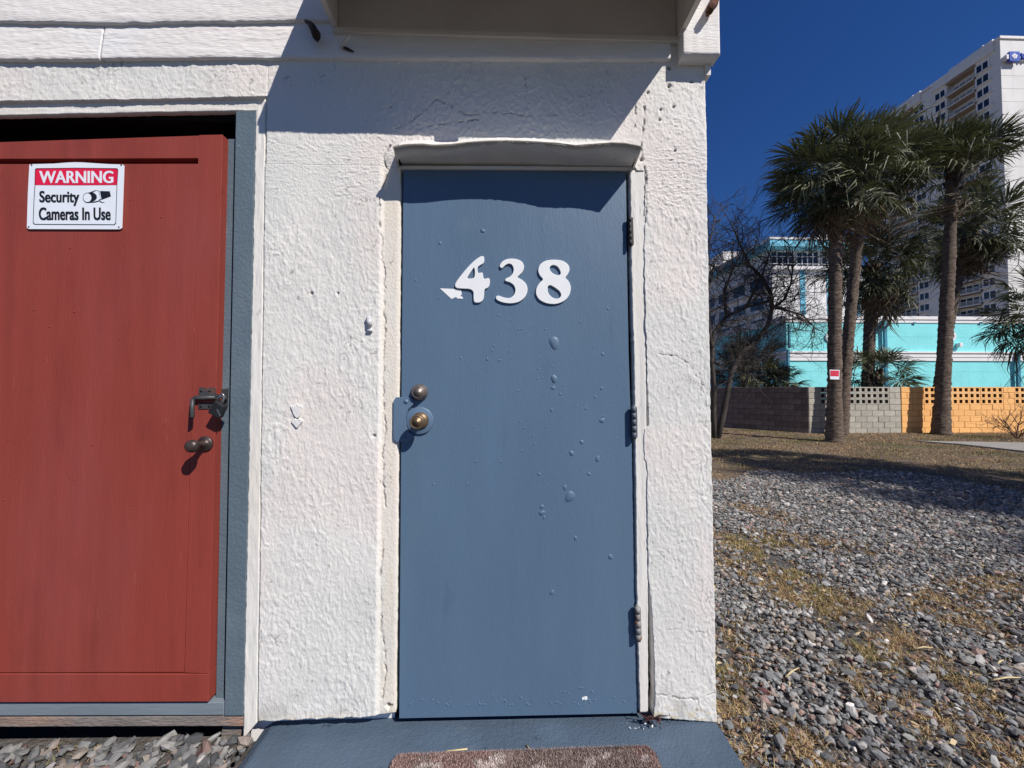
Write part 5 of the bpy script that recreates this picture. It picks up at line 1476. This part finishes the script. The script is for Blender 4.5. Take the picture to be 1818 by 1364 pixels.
# a farther pale block
fb = thing('apartment_building', 'pale stepped building far off behind the twigs of the bare tree', 'building', (P(1292, 560, 95)[0], 95, 0)); FB = inv(fb)
a = P(1292, 470, 95); b = P(1330, 442, 95)
MB().box((a[0] - 6, 95, 0), (b[0] + 4, 112, a[2])).obj('wall', M['cream'], fb, FB)
MB().box((a[0], 97, a[2]), (P(1322, 442, 95)[0], 108, b[2])).obj('roof_house', M['bwhite'], fb, FB)
for fl in range(6):
    for k in range(5):
        x0_ = a[0] - 4 + k * 3.4; z0_ = a[2] - 3.4 - fl * 3.3
        MB().box((x0_, 94.9, z0_), (x0_ + 2.1, 95.1, z0_ + 1.6)).obj('window', M['pane'], fb, FB)

# ------------------------------------------------------------------ hotel tower
YH = 80.0
hx = P(1775, 65, YH)[0]; hzt = z_of(65, YH, 1775)
def yx(px, py=150):
    return y_at_x(px, py, hx)[0]
ht = thing('hotel_tower', 'tall pale hotel tower with rows of balconies rising behind the palms', 'building', (hx, YH, 0)); HT = inv(ht)
y_end = yx(1540, 230)
yb1a, yb1b = yx(1733), yx(1681)           # first balcony bay
yb2a, yb2b = yx(1620), yx(1577)           # second balcony bay
FLH = 2.86; NFL = 20
ztopf = hzt - 2.9
zped = ztopf - NFL * FLH
REC = 1.5
MB().box((hx + REC, YH + 0.4, 0), (hx + 34, y_end, hzt - 1.0)).obj('core', M['hotel'], ht, HT)
MB().box((hx, YH, 0), (hx + 34, YH + 0.6, hzt - 0.55)).obj('end_wall', M['hotel'], ht, HT)
for a, b in ((YH + 0.6, yb1a), (yb1b, yb2a), (yb2b, y_end)):
    MB().box((hx, a, zped), (hx + REC + 0.2, b, hzt - 0.7)).obj('pier', M['hotel'], ht, HT)
MB().box((hx - 0.03, YH + 0.5, 0), (hx + REC + 0.1, y_end + 0.1, zped - 0.3)).obj('podium', M['cream'], ht, HT)
MB().box((hx - 0.25, YH - 0.25, hzt - 0.55), (hx + 34, y_end + 0.25, hzt)).obj('parapet', M['bwhite'], ht, HT)
for a, b in ((yb1a - 3.5, yb1b + 3), (yb2a - 2.0, yb2b + 3)):
    MB().box((hx - 0.5, a, hzt - 2.4), (hx + REC, b, hzt - 0.56)).obj('fascia', M['hotel'], ht, HT)
    MB().box((hx + 0.3, a + 0.6, hzt), (hx + 3, b - 3.2, hzt + 0.8)).obj('roof_parapet', M['hotel'], ht, HT)
    q = (hx + 0.2, a + 2.2, hzt + 0.1); MB().lathe(q, (0, 0, 1), [(0, 0.2), (0.15, 0.3), (0.5, 0.3), (0.7, 0.12)], 10).obj('roof_light', M['bwhite'], ht, HT)
for k in range(1, 21):
    zz = ztopf - k * FLH; MB().box((hx + 0.02, YH - 0.03, zz), (hx + 33.9, YH + 0.1, zz + 0.06)).obj('wall_joint', M['hotel'], ht, HT)
cols = [yx(1745), yx(1668.5), yx(1630.5), yx(1563, 230)]
def mk(builder, name, m): return builder.mesh(name, m)
me_fr = MB().box((-0.10, -1.35, -0.12), (0.05, -1.05, 1.85)).box((-0.10, 1.05, -0.12), (0.05, 1.35, 1.85)).box((-0.10, -1.05, 1.6), (0.05, 1.05, 1.85)).box((-0.10, -1.05, -0.12), (0.05, 1.05, 0.05)).box((-0.09, -0.09, 0.05), (0.045, 0.09, 1.6)).mesh('window', M['bwhite'])
me_pn = MB().box((-0.03, -1.04, 0.06), (0.03, -0.1, 1.59)).mesh('pane', M['pane'])
lv = MB()
for k in range(1, 4): lv.box((-0.06, -1.04, 0.05 + k * 0.385), (0.02, -0.1, 0.10 + k * 0.385))
me_lv = lv.mesh('louvre', M['bwhite'])
me_sill = MB().box((-0.45, -1.7, -0.42), (0.02, 1.7, -0.2)).mesh('sill', M['hotel'])
for ci, yc_ in enumerate(cols):
    for f in range(NFL):
        z = ztopf - f * FLH - 2.05
        w = bpy.data.objects.new('window', me_fr); link(w, ht); w.location = (hx - ht.location[0], yc_ - YH, z)
        for dy in (0, 1.14):
            p = bpy.data.objects.new('pane', me_pn); link(p, w); p.location = (0, dy, 0)
        s_ = bpy.data.objects.new('sill', me_sill); link(s_, w)
for (ya, yb) in ((yb1a, yb1b), (yb2a, yb2b)):
    L_ = yb - ya
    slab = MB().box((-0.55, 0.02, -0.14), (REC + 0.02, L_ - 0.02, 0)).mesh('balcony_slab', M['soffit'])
    edge = MB().box((-0.60, 0.02, -0.16), (-0.55, L_ - 0.02, 0.05)).mesh('slab_edge', M['hotel'])
    rl = MB().box((-0.56, 0.05, 1.0), (-0.50, L_ - 0.05, 1.07)).box((-0.56, 0.05, 0.1), (-0.50, L_ - 0.05, 0.16))
    nb = int(L_ / 0.22)
    for k in range(nb + 1):
        y = 0.07 + (L_ - 0.14) * k / nb; rl.box((-0.55, y - 0.03, 0.16), (-0.51, y + 0.03, 1.0))
    rail = rl.mesh('railing', M['rail'])
    nd = 2 if L_ > 7 else 1
    dr = MB()
    dh = MB()
    span = L_ / 2.0
    for k in range(3):
        y0_ = L_ * 0.10 + k * 1.35; dr.box((REC - 0.03, y0_, 0.02), (REC + 0.05, y0_ + 1.0, 2.05))
    for k in range(3):
        y0_ = L_ * 0.55 + k * 1.35; dr.box((REC - 0.03, y0_, 0.02), (REC + 0.05, y0_ + 1.0, 2.05))
    door = dr.mesh('glass_door', M['pane'])
    for f in range(NFL):
        z = ztopf - (f + 1) * FLH
        for nm, me in (('balcony_slab', slab), ('railing', rail), ('glass_door', door)):
            o = bpy.data.objects.new(nm, me); link(o, ht); o.location = (0, ya - YH, z)
            if nm == 'balcony_slab':
                link(bpy.data.objects.new('slab_edge', edge), o)
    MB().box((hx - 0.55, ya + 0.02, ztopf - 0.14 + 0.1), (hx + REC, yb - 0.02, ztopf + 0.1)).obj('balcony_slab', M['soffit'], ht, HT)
# sign on the end wall
q = P(1801.5, 100, YH - 0.9)
hs = thing('hotel_sign', 'blue square sign with a white emblem high on the tower', 'sign', q); HI = inv(hs)
Yg = YH - 0.9
MB().box((P(1792.8, 100, Yg)[0], Yg, P(1800, 108, Yg)[2]), (P(1811, 100, Yg)[0], Yg + 0.5, P(1800, 91.5, Yg)[2])).obj('panel', M['sign_blue'], hs, HI)
MB().box((P(1788.5, 100, Yg)[0], Yg + 0.1, P(1800, 104, Yg)[2]), (P(1792.7, 100, Yg)[0], YH + 0.0, P(1800, 96, Yg)[2])).obj('bracket', M['bwhite'], hs, HI)
zs = lambda u, v: (1500 + u / 5.456, 50 + v / 5.456)
mb = MB()
for pts in ([(1617, 268), (1645, 243), (1676, 266), (1662, 292), (1640, 296)],):
    mb.prism(poly_px([zs(*p) for p in pts], Yg - 0.06), (0, 0.05, 0))
mb.obj('emblem', M['bwhite'], hs, HI)
mb = MB()
for k in range(2):
    mb.prism(poly_px([zs(1632 + k * 13, 290), (zs(1640 + k * 13, 262)), (zs(1643 + k * 13, 262)), zs(1635 + k * 13, 291)], Yg - 0.07), (0, 0.008, 0))
mb.obj('emblem_line', M['sign_blue'], hs, HI)
hl = thing('sign_letter', 'dark blue W letter mounted on the tower wall beside the blue square sign', 'sign letter', P(1816, 100, Yg)); LI = inv(hl)
mb = MB()
for a in ([(1813, 94), (1815.5, 94), (1818.5, 104.5), (1816.8, 104.5)], [(1818.5, 104.5), (1816.8, 104.5), (1820, 94), (1822, 94)], [(1820, 94), (1822, 94), (1825, 104.5), (1823, 104.5)], [(1825, 104.5), (1823, 104.5), (1827, 94), (1829, 94)]):
    mb.prism(poly_px(a, Yg + 0.2), (0, 0.3, 0))
mb.obj('stroke', M['sign_blue'], hl, LI)
MB().box((P(1811.2, 100, Yg)[0], Yg + 0.55, P(1800, 103, Yg)[2]), (P(1835, 100, Yg)[0], YH - 0.01, P(1800, 99, Yg)[2])).obj('rail', M['bwhite'], hl, LI)
